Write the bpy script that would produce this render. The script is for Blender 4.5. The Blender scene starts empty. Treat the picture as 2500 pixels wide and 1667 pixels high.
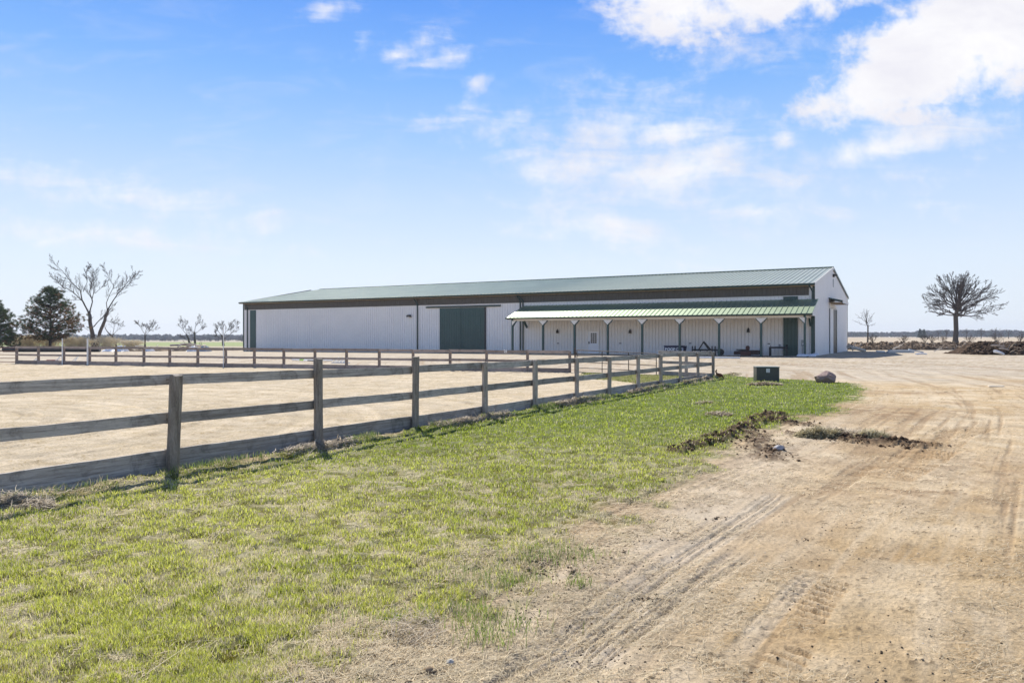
import bpy, math, random
import numpy as np
from mathutils import Vector, Matrix, Quaternion
S = bpy.context.scene
COL = S.collection
R = math.radians
FPX, HOR, CZ = 1811.0, 822.0, 2.0          # focal length in photo pixels, horizon row, eye height (m)

# ---------------------------------------------------------------- camera
cd = bpy.data.cameras.new('camera'); cam = bpy.data.objects.new('camera', cd); COL.objects.link(cam)
cam.location = (0, 0, CZ); cam.rotation_euler = (R(90), 0, 0)
cd.sensor_width = 36; cd.lens = 36 * FPX / 2500; cd.shift_y = (HOR - 833.5) / 2500
cd.clip_start = 0.1; cd.clip_end = 20000
S.camera = cam
# ---------------------------------------------------------------- light
SUN_EL = R(46.5); SUN_AZ = R(-21)            # azimuth from +Y, clockwise
sd = bpy.data.lights.new('sun', 'SUN'); sun = bpy.data.objects.new('sun', sd); COL.objects.link(sun)
sd.energy = 4.8; sd.angle = R(0.5); sd.color = (1.0, 0.95, 0.87)
to_sun = Vector((math.sin(SUN_AZ)*math.cos(SUN_EL), math.cos(SUN_AZ)*math.cos(SUN_EL), math.sin(SUN_EL)))
sun.rotation_euler = (-to_sun).to_track_quat('-Z', 'Y').to_euler()
S.view_settings.view_transform = 'Standard'; S.view_settings.look = 'None'
S.view_settings.gamma = 1; S.view_settings.use_curve_mapping = False
S.view_settings.exposure = 0.55

def nd(nt, t, **kw):
    n = nt.nodes.new(t)
    for k, v in kw.items(): setattr(n, k, v)
    return n
def M_(nt, op, a, b=None, c=None, clamp=False):
    n = nt.nodes.new('ShaderNodeMath'); n.operation = op; n.use_clamp = clamp
    for i, v in enumerate((a, b, c)):
        if v is None: continue
        if isinstance(v, (int, float)): n.inputs[i].default_value = v
        else: nt.links.new(v, n.inputs[i])
    return n.outputs[0]
def VM(nt, op, a, b=None):
    n = nt.nodes.new('ShaderNodeVectorMath'); n.operation = op
    for i, v in enumerate((a, b)):
        if v is None: continue
        if isinstance(v, (tuple, list)): n.inputs[i].default_value = v
        else: nt.links.new(v, n.inputs[i])
    return n
def MIX(nt, f, a, b, bt='MIX'):
    n = nt.nodes.new('ShaderNodeMix'); n.data_type = 'RGBA'; n.blend_type = bt; n.clamp_factor = True
    for k, v in ((0, f), (6, a), (7, b)):
        if isinstance(v, (int, float)): n.inputs[k].default_value = v
        elif isinstance(v, tuple): n.inputs[k].default_value = (v + (1,))[:4]
        else: nt.links.new(v, n.inputs[k])
    return n.outputs[2]
def NOISE(nt, vec, scale, detail=5, rough=0.55, dist=0.0):
    n = nt.nodes.new('ShaderNodeTexNoise'); n.inputs['Scale'].default_value = scale
    n.inputs['Detail'].default_value = detail; n.inputs['Roughness'].default_value = rough
    n.inputs['Distortion'].default_value = dist
    if vec is not None: nt.links.new(vec, n.inputs['Vector'])
    return n.outputs['Fac']
def MAPR(nt, v, a, b, c=0.0, d=1.0, smooth=False):
    n = nt.nodes.new('ShaderNodeMapRange'); n.clamp = True
    if smooth: n.interpolation_type = 'SMOOTHSTEP'
    nt.links.new(v, n.inputs[0])
    for i, x in enumerate((a, b, c, d)): n.inputs[i+1].default_value = x
    return n.outputs[0]

# ---------------------------------------------------------------- sky
W = bpy.data.worlds.new('World'); S.world = W; W.use_nodes = True
nt = W.node_tree; nt.nodes.clear()
out = nd(nt, 'ShaderNodeOutputWorld'); bg = nd(nt, 'ShaderNodeBackground'); nt.links.new(bg.outputs[0], out.inputs[0])
sky = nd(nt, 'ShaderNodeTexSky', sky_type='NISHITA'); sky.sun_disc = False
sky.sun_elevation = SUN_EL; sky.sun_rotation = SUN_AZ; sky.altitude = 200; sky.air_density = 1.0; sky.dust_density = 0.35; sky.ozone_density = 1.6
SKY_STR = 0.12
bg.inputs['Strength'].default_value = SKY_STR
tc = nd(nt, 'ShaderNodeTexCoord'); sep = nd(nt, 'ShaderNodeSeparateXYZ'); nt.links.new(tc.outputs['Generated'], sep.inputs[0])
dy = M_(nt, 'MAXIMUM', sep.outputs[1], 0.08)
u_ = M_(nt, 'DIVIDE', sep.outputs[0], dy); v_ = M_(nt, 'DIVIDE', sep.outputs[2], dy)
cmb = nd(nt, 'ShaderNodeCombineXYZ'); nt.links.new(u_, cmb.inputs[0]); nt.links.new(v_, cmb.inputs[1])
UV = cmb.outputs[0]
# clouds lie on directions of the real sky: u = x/y, v = z/y of the view ray
strv = nd(nt, 'ShaderNodeMapping'); nt.links.new(UV, strv.inputs[0]); strv.inputs['Scale'].default_value = (1, 1.9, 1); strv.inputs['Rotation'].default_value = (0, 0, R(-14))
n_big = NOISE(nt, strv.outputs[0], 7.0, 8, 0.62, 0.3)
n_fine = NOISE(nt, UV, 26.0, 7, 0.62, 0.2)
strw = nd(nt, 'ShaderNodeMapping'); nt.links.new(UV, strw.inputs[0]); strw.inputs['Scale'].default_value = (1, 4.0, 1); strw.inputs['Rotation'].default_value = (0, 0, R(-18))
n_str = NOISE(nt, strw.outputs[0], 6.0, 8, 0.6, 0.9)
def cloud_mask(ells):
    acc = None
    for (cx, cy, rx, ry, rot, amp) in ells:
        m = nd(nt, 'ShaderNodeMapping', vector_type='TEXTURE'); nt.links.new(UV, m.inputs[0])
        m.inputs['Location'].default_value = ((cx-1250)/FPX, (HOR-cy)/FPX, 0)
        m.inputs['Rotation'].default_value = (0, 0, R(rot)); m.inputs['Scale'].default_value = (rx/FPX, ry/FPX, 1)
        l = VM(nt, 'LENGTH', m.outputs[0]).outputs['Value']
        t = M_(nt, 'MULTIPLY', MAPR(nt, l, 1.9, 0.0, 0.0, 1.0), amp)
        acc = t if acc is None else M_(nt, 'MAXIMUM', acc, t)
    return acc
cum = cloud_mask([(1640, -10, 175, 105, -8, 1), (1870, -15, 240, 78, 3, 1), (1610, 60, 45, 45, 0, .8), (2060, -40, 140, 60, 0, .9),
                  (2300, 120, 225, 140, 24, 1.15), (2440, 70, 200, 145, 25, 1.15), (2160, 205, 185, 82, 22, 1.05), (2260, 190, 140, 62, 20, .85), (2000, 265, 80, 28, 12, .7),
                  (2090, 258, 120, 36, 10, .45)])
wis = cloud_mask([(2215, 348, 190, 38, 12, .85), (1910, 345, 34, 22, 10, .6), (1640, 335, 150, 42, 6, .72), (1640, 420, 210, 80, 14, .74), (1385, 405, 150, 48, -8, .68), (1500, 360, 210, 130, 10, .56), (1600, 480, 260, 70, -6, .5), (1300, 330, 160, 60, -5, .42),
                  (1480, 540, 200, 50, -18, .6), (1850, 520, 330, 26, -2, .55), (1560, 400, 330, 150, 10, .45), (1900, 440, 500, 90, 5, .35),
                  (805, 20, 75, 22, 10, .62), (910, 82, 50, 14, 8, .36), (1035, 95, 40, 26, 30, .60), (1090, 92, 40, 22, 0, .56), (1100, 135, 38, 34, 40, .56), (965, 136, 40, 20, 0, .55), (1040, 158, 80, 14, 5, .52), (1010, 125, 100, 45, 0, .34), (1162, 205, 34, 24, 35, .62),
                  (1160, 310, 190, 50, -8, .5), (300, 480, 420, 46, -9, .5), (180, 570, 420, 36, -4, .5), (1800, 110, 240, 60, 0, .45)])
dc = MAPR(nt, M_(nt, 'ADD', cum, M_(nt, 'ADD', M_(nt, 'MULTIPLY', M_(nt, 'SUBTRACT', n_big, .5), 1.15), M_(nt, 'MULTIPLY', M_(nt, 'SUBTRACT', n_fine, .5), .75))), .31, .72, 0, 1, True)
ns2 = M_(nt, 'ADD', M_(nt, 'MULTIPLY', M_(nt, 'SUBTRACT', n_str, .5), 1.0), M_(nt, 'MULTIPLY', M_(nt, 'SUBTRACT', n_fine, .5), .85))
dw = MAPR(nt, M_(nt, 'ADD', wis, ns2), .11, .84, 0, .9, True)
veil = MAPR(nt, M_(nt, 'ADD', n_str, M_(nt, 'MULTIPLY', M_(nt, 'SUBTRACT', n_big, .5), .6)), .46, .85, 0, .20, True)
dens = M_(nt, 'MAXIMUM', M_(nt, 'MAXIMUM', dc, dw), veil)
dens = M_(nt, 'MULTIPLY', dens, MAPR(nt, sep.outputs[1], 0.0, 0.25))
hs = nd(nt, 'ShaderNodeHueSaturation'); hs.inputs['Saturation'].default_value = 1.12; hs.inputs['Value'].default_value = 1.0
nt.links.new(sky.outputs[0], hs.inputs['Color'])
CLOUD = 1.0 / SKY_STR * 0.70
rp = nd(nt, 'ShaderNodeValToRGB'); nt.links.new(sep.outputs[2], rp.inputs[0]); cr = rp.color_ramp
EXPO = 2**S.view_settings.exposure*SKY_STR
def lin(c): return tuple((x/255/12.92 if x < 10 else ((x/255+.055)/1.055)**2.4)/EXPO for x in c)+(1,)
stops = ((0.0, (233, 240, 250)), (.095, (224, 237, 253)), (.175, (200, 223, 254)), (.25, (166, 205, 254)), (.325, (130, 184, 253)), (.41, (98, 160, 249)), (.60, (98, 128, 185)), (1.0, (74, 92, 130)))
for i, (t, c) in enumerate(stops):
    e_ = cr.elements[i] if i < 2 else cr.elements.new(t)
    e_.position = t; e_.color = tuple(x*.1 if k < 3 else 1 for k, x in enumerate(lin(c)))
up10 = VM(nt, 'SCALE', rp.outputs[0]); up10.inputs['Scale'].default_value = 10
CSH = MAPR(nt, n_big, .35, .62, 1.0, .86)
base_sky = MIX(nt, .93, hs.outputs[0], up10.outputs[0])
cc_ = nd(nt, 'ShaderNodeCombineColor'); nt.links.new(M_(nt, 'MULTIPLY', CSH, CLOUD*.99), cc_.inputs[0]); nt.links.new(M_(nt, 'MULTIPLY', CSH, CLOUD*.985), cc_.inputs[1]); nt.links.new(M_(nt, 'MULTIPLY', M_(nt, 'POWER', CSH, .6), CLOUD), cc_.inputs[2])
skyc = MIX(nt, dens, base_sky, cc_.outputs[0])
nt.links.new(skyc, bg.inputs['Color'])

# ---------------------------------------------------------------- helpers
def ray(px, Y): return (px - 1250) / FPX * Y
def P(px, py, Y): return Vector(((px-1250)/FPX*Y, Y, CZ-(py-HOR)/FPX*Y))
def tag(o, label=None, cat=None, group=None, kind=None):
    if label: o['label'] = label
    if cat: o['category'] = cat
    if group: o['group'] = group
    if kind: o['kind'] = kind
    return o
def empty(name, loc=(0, 0, 0), rz=0, label=None, cat=None, group=None, parent=None):
    o = bpy.data.objects.new(name, None); COL.objects.link(o); o.location = loc; o.rotation_euler = (0, 0, rz)
    o.empty_display_size = .2
    if parent: o.parent = parent
    return tag(o, label, cat, group)
class MB:
    def __init__(s): s.v = []; s.f = []; s.m = []
    def add(s, vs, fs, T=None):
        b = len(s.v)
        for v in vs:
            v = Vector(v)
            s.v.append(tuple(T @ v) if T is not None else tuple(v))
        s.f += [tuple(b+i for i in f) for f in fs]
        return s
    def box(s, a, b, T=None):
        x0, y0, z0 = a; x1, y1, z1 = b
        return s.add([(x0,y0,z0),(x1,y0,z0),(x1,y1,z0),(x0,y1,z0),(x0,y0,z1),(x1,y0,z1),(x1,y1,z1),(x0,y1,z1)],
                     [(0,3,2,1),(4,5,6,7),(0,1,5,4),(1,2,6,5),(2,3,7,6),(3,0,4,7)], T)
    def beam(s, p, q, w, h, up=(0, 0, 1)):
        p = Vector(p); q = Vector(q); d = (q-p); L = d.length; d.normalize()
        sd_ = d.cross(Vector(up)); sd_ = sd_.normalized() if sd_.length > 1e-4 else Vector((1, 0, 0)); u = sd_.cross(d)
        M = Matrix(((d.x, sd_.x, u.x, p.x), (d.y, sd_.y, u.y, p.y), (d.z, sd_.z, u.z, p.z), (0, 0, 0, 1)))
        return s.box((0, -w/2, -h/2), (L, w/2, h/2), M)
    def tube(s, pts, rad, n=6, cap=True):
        pts = [Vector(p) for p in pts]; b = len(s.v); k = len(pts)
        for i, p in enumerate(pts):
            d = (pts[min(i+1, k-1)]-pts[max(i-1, 0)])
            d = d.normalized() if d.length > 1e-9 else Vector((0, 0, 1))
            a = d.cross(Vector((0.31, 0.2, 1)) if abs(d.z) < .9 else Vector((1, 0.1, 0))).normalized(); c = d.cross(a)
            r = rad[i] if isinstance(rad, (list, tuple)) else rad
            for j in range(n):
                t = 2*math.pi*j/n; q = p + (a*math.cos(t)+c*math.sin(t))*r; s.v.append(tuple(q))
        for i in range(k-1):
            for j in range(n):
                s.f.append((b+i*n+j, b+i*n+(j+1) % n, b+(i+1)*n+(j+1) % n, b+(i+1)*n+j))
        if cap: s.f.append(tuple(b+j for j in reversed(range(n)))); s.f.append(tuple(b+(k-1)*n+j for j in range(n)))
        return s
    def prism(s, poly, ax, lo, hi, T=None):
        # poly: 2-D points in the two other axes (cyclic order), extruded along axis ax
        def mk(p, t):
            return {0: (t, p[0], p[1]), 1: (p[0], t, p[1]), 2: (p[0], p[1], t)}[ax]
        n = len(poly); vs = [mk(p, lo) for p in poly]+[mk(p, hi) for p in poly]
        fs = [tuple(range(n)), tuple(range(2*n-1, n-1, -1))]+[(i, i+n, (i+1) % n+n, (i+1) % n) for i in range(n)]
        return s.add(vs, fs, T)
    def build(s, name, mat, parent=None, smooth=False, bevel=0, loc=None):
        me = bpy.data.meshes.new(name); me.from_pydata(s.v, [], s.f); me.update()
        bmn(me)
        o = bpy.data.objects.new(name, me); COL.objects.link(o); me.materials.append(mat)
        if smooth: me.polygons.foreach_set('use_smooth', [True]*len(me.polygons))
        if parent: o.parent = parent
        if loc is not None: o.location = loc
        if bevel:
            b = o.modifiers.new('b', 'BEVEL'); b.width = bevel; b.segments = 2; b.limit_method = 'ANGLE'
        return o
import bmesh
def bmn(me):
    b = bmesh.new(); b.from_mesh(me); bmesh.ops.recalc_face_normals(b, faces=b.faces); b.to_mesh(me); b.free()

_m = {}
def mat(name, col, rough=.6, var=.0, vscale=3.0, bump=0.0, bscale=30.0, spec=.5, metal=0.0, stretch=None, col2=None, v2=.5, transl=0.0, coat=0.0):
    """Principled with a two-scale noise in object space; stretch = scale of the grain along x,y,z."""
    if name in _m: return _m[name]
    m = bpy.data.materials.new(name); m.use_nodes = True; nt = m.node_tree; p = nt.nodes['Principled BSDF']
    p.inputs['Roughness'].default_value = rough; p.inputs['Specular IOR Level'].default_value = spec; p.inputs['Metallic'].default_value = metal
    p.inputs['Coat Weight'].default_value = coat
    c = nd(nt, 'ShaderNodeTexCoord'); vec = c.outputs['Object']
    if stretch:
        oi = nd(nt, 'ShaderNodeObjectInfo'); ad = VM(nt, 'ADD', vec, None); sc_ = M_(nt, 'MULTIPLY', oi.outputs['Random'], 40.0); nt.links.new(sc_, ad.inputs[1]); vec = ad.outputs[0]
        mp = nd(nt, 'ShaderNodeMapping'); mp.inputs['Scale'].default_value = stretch; nt.links.new(vec, mp.inputs[0]); vec = mp.outputs[0]
    n1 = NOISE(nt, vec, vscale, 6, .6); n2 = NOISE(nt, vec, vscale*9, 4, .6)
    k = M_(nt, 'ADD', M_(nt, 'MULTIPLY', n1, .6), M_(nt, 'MULTIPLY', n2, .4))
    if col2 is None: col2 = tuple(max(0, x*(1-var)) for x in col); col = tuple(min(1, x*(1+var)) for x in col)
    cc = MIX(nt, MAPR(nt, k, v2-.14, v2+.14), col2, col)
    if stretch and 'weathered' in name:      # each board ages to its own tone; darker stains run across the grain
        st = NOISE(nt, c.outputs['Object'], 2.3, 5, .7, .6); cc = MIX(nt, MAPR(nt, st, .54, .70, 0, .65), cc, tuple(x*.45 for x in col2))
        tone = MAPR(nt, oi.outputs['Random'], 0, 1, .75, 1.2); sc3 = VM(nt, 'SCALE', cc); nt.links.new(tone, sc3.inputs['Scale']); cc = sc3.outputs[0]
    nt.links.new(cc, p.inputs['Base Color'])
    if bump:
        b = nd(nt, 'ShaderNodeBump'); b.inputs['Strength'].default_value = 1; b.inputs['Distance'].default_value = bump
        nb = NOISE(nt, vec, bscale, 5, .6); nt.links.new(nb, b.inputs['Height']); nt.links.new(b.outputs[0], p.inputs['Normal'])
    _m[name] = m; return m
def attr_mat(name, rough=.8, transl=0.0, spec=.2, nscale=0, namt=0.0, bump=0.0):
    """colour comes from the mesh's own 'tint' colour attribute (hue and tone differences between pieces)"""
    m = bpy.data.materials.new(name); m.use_nodes = True; nt = m.node_tree; p = nt.nodes['Principled BSDF']
    p.inputs['Roughness'].default_value = rough; p.inputs['Specular IOR Level'].default_value = spec
    a = nd(nt, 'ShaderNodeAttribute', attribute_name='tint'); c = a.outputs['Color']
    nt.links.new(c, p.inputs['Base Color'])
    if transl:
        tr = nd(nt, 'ShaderNodeBsdfTranslucent'); nt.links.new(c, tr.inputs[0]); mx = nd(nt, 'ShaderNodeMixShader'); mx.inputs[0].default_value = transl
        nt.links.new(p.outputs[0], mx.inputs[1]); nt.links.new(tr.outputs[0], mx.inputs[2]); nt.links.new(mx.outputs[0], nt.nodes['Material Output'].inputs[0])
    return m
def np_mesh(name, verts, faces, mat_, parent=None, tint=None, smooth=False, nside=3):
    """verts (n,3), faces (m,nside) as arrays; tint (n,3)"""
    me = bpy.data.meshes.new(name); n = len(verts); m = len(faces)
    me.vertices.add(n); me.vertices.foreach_set('co', np.ascontiguousarray(verts, dtype=np.float32).ravel())
    me.loops.add(m*nside); me.polygons.add(m)
    me.loops.foreach_set('vertex_index', np.ascontiguousarray(faces, dtype=np.int32).ravel())
    me.polygons.foreach_set('loop_start', np.arange(0, m*nside, nside, dtype=np.int32))
    try: me.polygons.foreach_set('loop_total', np.full(m, nside, dtype=np.int32))
    except Exception: pass
    if smooth: me.polygons.foreach_set('use_smooth', np.ones(m, dtype=bool))
    me.update(calc_edges=True)
    if tint is not None:
        a = me.color_attributes.new('tint', 'FLOAT_COLOR', 'POINT'); c = np.ones((n, 4), dtype=np.float32); c[:, :3] = tint; a.data.foreach_set('color', c.ravel())
    me.materials.append(mat_)
    o = bpy.data.objects.new(name, me); COL.objects.link(o)
    if parent: o.parent = parent
    return o

# value noise ------------------------------------------------------
def _h(i, j, s):
    n = (i.astype(np.int64)*374761393 + j.astype(np.int64)*668265263 + s*1274126177) & 0x7fffffff
    n = ((n ^ (n >> 13))*1274126177) & 0x7fffffff
    return ((n ^ (n >> 16)) & 0xffff)/65535.0
def vn(x, y, s=0):
    i = np.floor(x); j = np.floor(y); fx = x-i; fy = y-j; fx = fx*fx*(3-2*fx); fy = fy*fy*(3-2*fy)
    a = _h(i, j, s); b = _h(i+1, j, s); c = _h(i, j+1, s); d = _h(i+1, j+1, s)
    return a+(b-a)*fx+(c-a)*fy+(a-b-c+d)*fx*fy
def fbm(x, y, s=0, o=4, g=.5):
    t = 0; a = 1; n = 0
    for k in range(o): t = t+a*vn(x*2**k+k*17.3, y*2**k-k*9.1, s+k); n += a; a *= g
    return t/n
def sst(x, a, b):
    t = np.clip((x-a)/(b-a), 0, 1); return t*t*(3-2*t)

# ---------------------------------------------------------------- terrain heights
def fence_y(x): return np.where(x < 3.05, 41.5-0.341*(x-3.05), np.maximum(36.0, 41.5-0.74*(x-3.05)))
def base_h(x, y):
    x = np.asarray(x, float); y = np.asarray(y, float)
    w = sst(y-fence_y(x), 0.5, 20.0)
    hz = np.interp(x, [-50, -35, 25], [.20, .225, .425])
    z = w*hz
    u = x/np.maximum(y, 1)
    far = sst(y, 115, 900); zf = np.interp(u, [-.38, -.3, .3, .42], [-3.0, -3.0, 1.0, 1.2])
    z = z*(1-far)+zf*far
    # beyond the far woods the land keeps its level
    z = np.where((u > .2) & (y > 90) & (y < 130), z+0.0, z)
    return z
def hz1(x, y): return float(base_h(np.array([x]), np.array([y]))[0])
def G(px, py):
    u = (px-1250)/FPX; Y = 2.0*FPX/max(py-HOR, 1)
    for _ in range(30):
        z = hz1(u*Y, Y); Y = .5*Y+.5*(CZ-z)*FPX/max(py-HOR, .5)
    return (u*Y, Y)
def G2(px, py): return G(px*1.063, py*1.063)

# near fence posts (foot positions on one straight line)
F0 = np.array([-3.50, 13.5]); FD = np.array([9.84+3.50, 36.3-13.5]); FD = FD/np.linalg.norm(FD)
def on_line(p0, d, px):
    u = (px-1250)/FPX; t = (u*p0[1]-p0[0])/(d[0]-u*d[1]); return p0+d*t
NEAR = [on_line(F0, FD, px) for px in (419, 778, 1013, 1184, 1306, 1408, 1487, 1558, 1613.6, 1661, 1704, 1741)]
NEAR = [NEAR[0]-FD*2.72*k for k in (3, 2, 1)] + NEAR
B0 = np.array([-36.71, 55.10]); BD = np.array([2.209, -.7535]); BD = BD/np.linalg.norm(BD)
FAR = [on_line(B0, BD, px) for px in (41, 94, 156, 219, 283, 351.5, 414.5, 483, 551, 621, 693, 769, 846, 926, 1008.5, 1099, 1188, 1288, 1391)]
GA = np.array([ray(1404, 41.0), 41.0]); GB = np.array([ray(1612, 37.9), 37.9])

def seg_dist(x, y, pts, closed=False):
    """distance to a polyline, plus arc length and signed side at the nearest point"""
    best = np.full(x.shape, 1e9); arc = np.zeros(x.shape); side = np.zeros(x.shape); L = 0
    pts = list(pts)+([pts[0]] if closed else [])
    for (ax, ay), (bx, by) in zip(pts[:-1], pts[1:]):
        dx, dy_ = bx-ax, by-ay; l2 = dx*dx+dy_*dy_+1e-12; l = math.sqrt(l2)
        t = np.clip(((x-ax)*dx+(y-ay)*dy_)/l2, 0, 1); qx = x-ax-t*dx; qy = y-ay-t*dy_; d = np.sqrt(qx*qx+qy*qy)
        m = d < best; best = np.where(m, d, best); arc = np.where(m, L+t*l, arc); side = np.where(m, np.sign(dx*qy-dy_*qx), side); L += l
    return best, arc, side
def inside(x, y, poly):
    c = np.zeros(x.shape, bool); n = len(poly)
    for i in range(n):
        (x1, y1), (x2, y2) = poly[i], poly[(i+1) % n]
        if y1 == y2: continue
        m = ((y1 > y) != (y2 > y)) & (x < (x2-x1)*(y-y1)/(y2-y1)+x1); c ^= m
    return c
LAWN = [tuple(NEAR[-1]+np.array([0.1, .5]))]+[G2(*p) for p in ((1660, 862), (1750, 868), (1880, 874), (1960, 881), (1985, 893), (1960, 918), (1890, 948), (1800, 968), (1720, 1003), (1640, 1045), (1540, 1100), (1400, 1180), (1215, 1275), (1040, 1392), (910, 1490), (830, 1580), (790, 1700))]
e_ = LAWN[-1]; LAWN += [(e_[0]-.4, 1.0), (-9, 1.0), tuple(NEAR[0]+np.array([0., 0]))]
ARENA = [tuple(NEAR[-1]), tuple(GB), tuple(GA), tuple(FAR[-1]), tuple(FAR[0]), (FAR[0][0]-25, FAR[0][1]+6), (-60, 30), (-30, 1.0), (-10, 1), tuple(NEAR[0])]
PATCH = [G2(1337, 866), G2(1420, 876), G2(1500, 886), G2(1560, 874), G2(1600, 852), G2(1450, 847), G2(1345, 849)]
MUD1 = [G2(*p) for p in ((1548, 1037), (1600, 1025), (1660, 1003), (1700, 985), (1745, 965), (1790, 950))]
MUD2 = [G2(*p) for p in ((1850, 998), (1905, 996), (1960, 1010), (2030, 1012), (2100, 1022))]
MUD3 = [G2(*p) for p in ((1705, 985), (1735, 1000), (1760, 1030), (1775, 1050))]
MUD4 = [G2(*p) for p in ((1755, 955), (1800, 968), (1850, 975))]
ROADC = [G(*p) for p in ((1560, 1900), (1700, 1667), (1900, 1400), (2110, 1210), (2260, 1080), (2330, 1000), (2290, 945), (2150, 905), (1900, 888), (1500, 876))]
T1 = [G(*p) for p in ((1090, 1760), (1230, 1667), (1382, 1574), (1638, 1383), (1859, 1238), (1914, 1200))]
T2 = [G(*p) for p in ((1300, 1720), (1425, 1625), (1497, 1561), (1663, 1447), (1833, 1340))]
T3 = [G(*p) for p in ((1850, 1667), (1898, 1594), (1967, 1472), (2032, 1403))]
T4 = [G(*p) for p in ((2130, 1175), (2200, 1140), (2290, 1092))]
T5 = [G(*p) for p in ((1760, 1640), (1880, 1500), (2000, 1380))]
T6 = [G(*p) for p in ((2240, 1130), (2330, 1060), (2400, 1040))]
# ---------------------------------------------------------------- ground sheets
def lawn_weight(x, y):
    d, _, _ = seg_dist(x, y, LAWN, True); s = np.where(inside(x, y, LAWN), d, -d)
    n = fbm(x*1.6, y*1.6, 5, 4)-.5; n2 = fbm(x*7, y*7, 9, 3)-.5
    wdt = np.clip(.25+.05*y, .3, 1.0)
    return s+n*2.1*np.clip(12/np.maximum(y, 1), .25, 1)+n2*.65, s
def patch(x, y): return np.clip(sst(fbm(x*.8, y*.8, 70, 3)*.30+fbm(x*5, y*5, 71, 4)*.70, .49, .63)*.9, 0, 1)
def terrain(x, y):
    n = x.shape
    z = base_h(x, y)
    lw, ls = lawn_weight(x, y)
    ar = inside(x, y, ARENA)
    da, _, _ = seg_dist(x, y, [tuple(p) for p in NEAR])
    near = y < 45
    f1 = fbm(x*.35, y*.35, 1, 4); f2 = fbm(x*2.2, y*2.2, 2, 4); f3 = fbm(x*9, y*9, 3, 4); f4 = fbm(x*31, y*31, 4, 3)
    str_ = fbm(x*.25+y*.1, y*3.0, 21, 4)
    C = np.zeros(n+(3,))
    def col(*c): return np.array(c)
    def lay(w, c):
        nonlocal C
        C = C*(1-w[..., None])+np.asarray(c)*w[..., None]
    # dirt drive and yard
    yard = sst(y+1.2*(f1-.5)*12, 27, 40)
    dirt = col(.485, .37, .23)+(f1[..., None]-.5)*col(.14, .14, .13)+(f2[..., None]-.5)*col(.22, .22, .2)
    C = dirt
    pale = sst(fbm(x*.7, y*.7, 33, 4), .5, .72); lay(pale*.75, col(.57, .47, .33))
    brown = sst(fbm(x*.45+3, y*.45, 37, 4), .50, .70); lay(brown*.55, col(.36, .25, .14))
    grv = col(.44, .375, .29)+(str_[..., None]-.5)*col(.16, .15, .14)+(f2[..., None]-.5)*.10
    lay(yard, grv)
    lay(yard*sst(fbm(x*.15, y*.9, 44, 4), .55, .75)*.5, col(.40, .33, .22))
    # long ruts and drag streaks that follow the drive's curve
    dR, aR, sR = seg_dist(x, y, ROADC); lat = dR*sR
    stk = fbm(lat*2.2+40, aR*.12, 141, 3)*.6+fbm(lat*9+40, aR*.35, 142, 3)*.4; onr = (y < 60)*(ls < 0)*(~ar)
    lay(onr*sst(stk, .53, .66)*.6, col(.30, .21, .125)); lay(onr*sst(1-stk, .54, .70)*.38, col(.57, .475, .345))
    # light compacted verge beside the lawn
    verge = np.exp(-((ls+.9)/.7)**2)*(y < 30)*sst(12-y, -14, 4); lay(np.clip(verge, 0, 1)*.45, col(.60, .53, .43))
    # brown stained drive
    for (px, py, rx, ry, a) in ((2080, 1000, 2.2, 2.2, .55), (2230, 1130, 2.8, 1.6, .5), (2350, 1200, 2.5, .8, .6), (2260, 960, 1.4, .5, .7), (2230, 1010, 3, 1.4, .4)):
        gx, gy = G(px, py); w = np.exp(-(((x-gx)/rx)**2+((y-gy)/ry)**2)); lay(w*a*sst(f2+f3*.6, .6, 1.0), col(.21, .125, .06))
    # far fields
    fld = sst(y, 96, 104)
    u = x/np.maximum(y, 1)
    fcol = np.where((u > .1)[..., None], col(.43, .355, .26), col(.38, .33, .24))+(fbm(x*.02, y*.02, 50, 3)[..., None]-.5)*.08
    lay(fld, fcol)
    gf = sst(y, 135, 150)*(1-sst(y, 300, 340))*(u < 0); lay(gf, col(.26, .30, .13))
    # arena sand
    sand = (col(.485, .40, .28)+(fbm(x*1.1, y*8, 161, 4)[..., None]-.5)*.14-sst(f4*.6+f3*.4, .60, .72)[..., None]*.10)+(f2[..., None]-.5)*.10+(fbm(x*.5, y*.5, 60, 3)[..., None]-.5)*.06
    C = np.where(ar[..., None], sand, C)
    # lawn soil and thatch, darkened to paint in the shade between blades
    gw = sst(lw, -.35, .25)*(~ar)
    pt = patch(x, y)
    green = sst(y, 8, 19)
    th = (col(.17, .155, .06)*(1-pt[..., None])+col(.40, .35, .20)*pt[..., None])
    th = th*(1-green[..., None])+col(.11, .14, .025)*green[..., None]
    th = th+(f3[..., None]-.5)*.2
    lay(gw, th)
    dpt, _, _ = seg_dist(x, y, PATCH, True); pw = np.where(inside(x, y, PATCH), dpt, -dpt)+(f2-.5)*1.2; pw = sst(pw, -.3, .4)*ar; lay(pw*.8*sst(f3, .35, .6), col(.27, .28, .08))
    # mud rows
    dz = np.zeros(n)
    for pts, wd, h in ((MUD1, .26, .075), (MUD2, .50, .055), (MUD3, .35, .03), (MUD4, .35, .04)):
        d, a, _ = seg_dist(x, y, pts); w = np.clip(1-d/wd+(f2-.5)*1.1+(f3-.5)*1.0, 0, 1); w2 = sst(w, .15, .6)*sst(fbm(x*5, y*5, 151, 3), .30, .52)
        lay(w2*.95, col(.085, .055, .035)+(f4[..., None]-.5)*.06); dz = dz+w2*h*(.4+f3*1.3)
    for pts, wd in ((MUD2, 1.3), (MUD1, .8), (MUD3, .9), (MUD4, .9)):
        d, a, _ = seg_dist(x, y, pts); w = sst(np.clip(1-d/wd, 0, 1)+(f3-.5)*1.2, .35, .9)*(.35+f4*.5); lay(w*.8*(1-gw*.5), col(.15, .10, .06))
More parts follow.
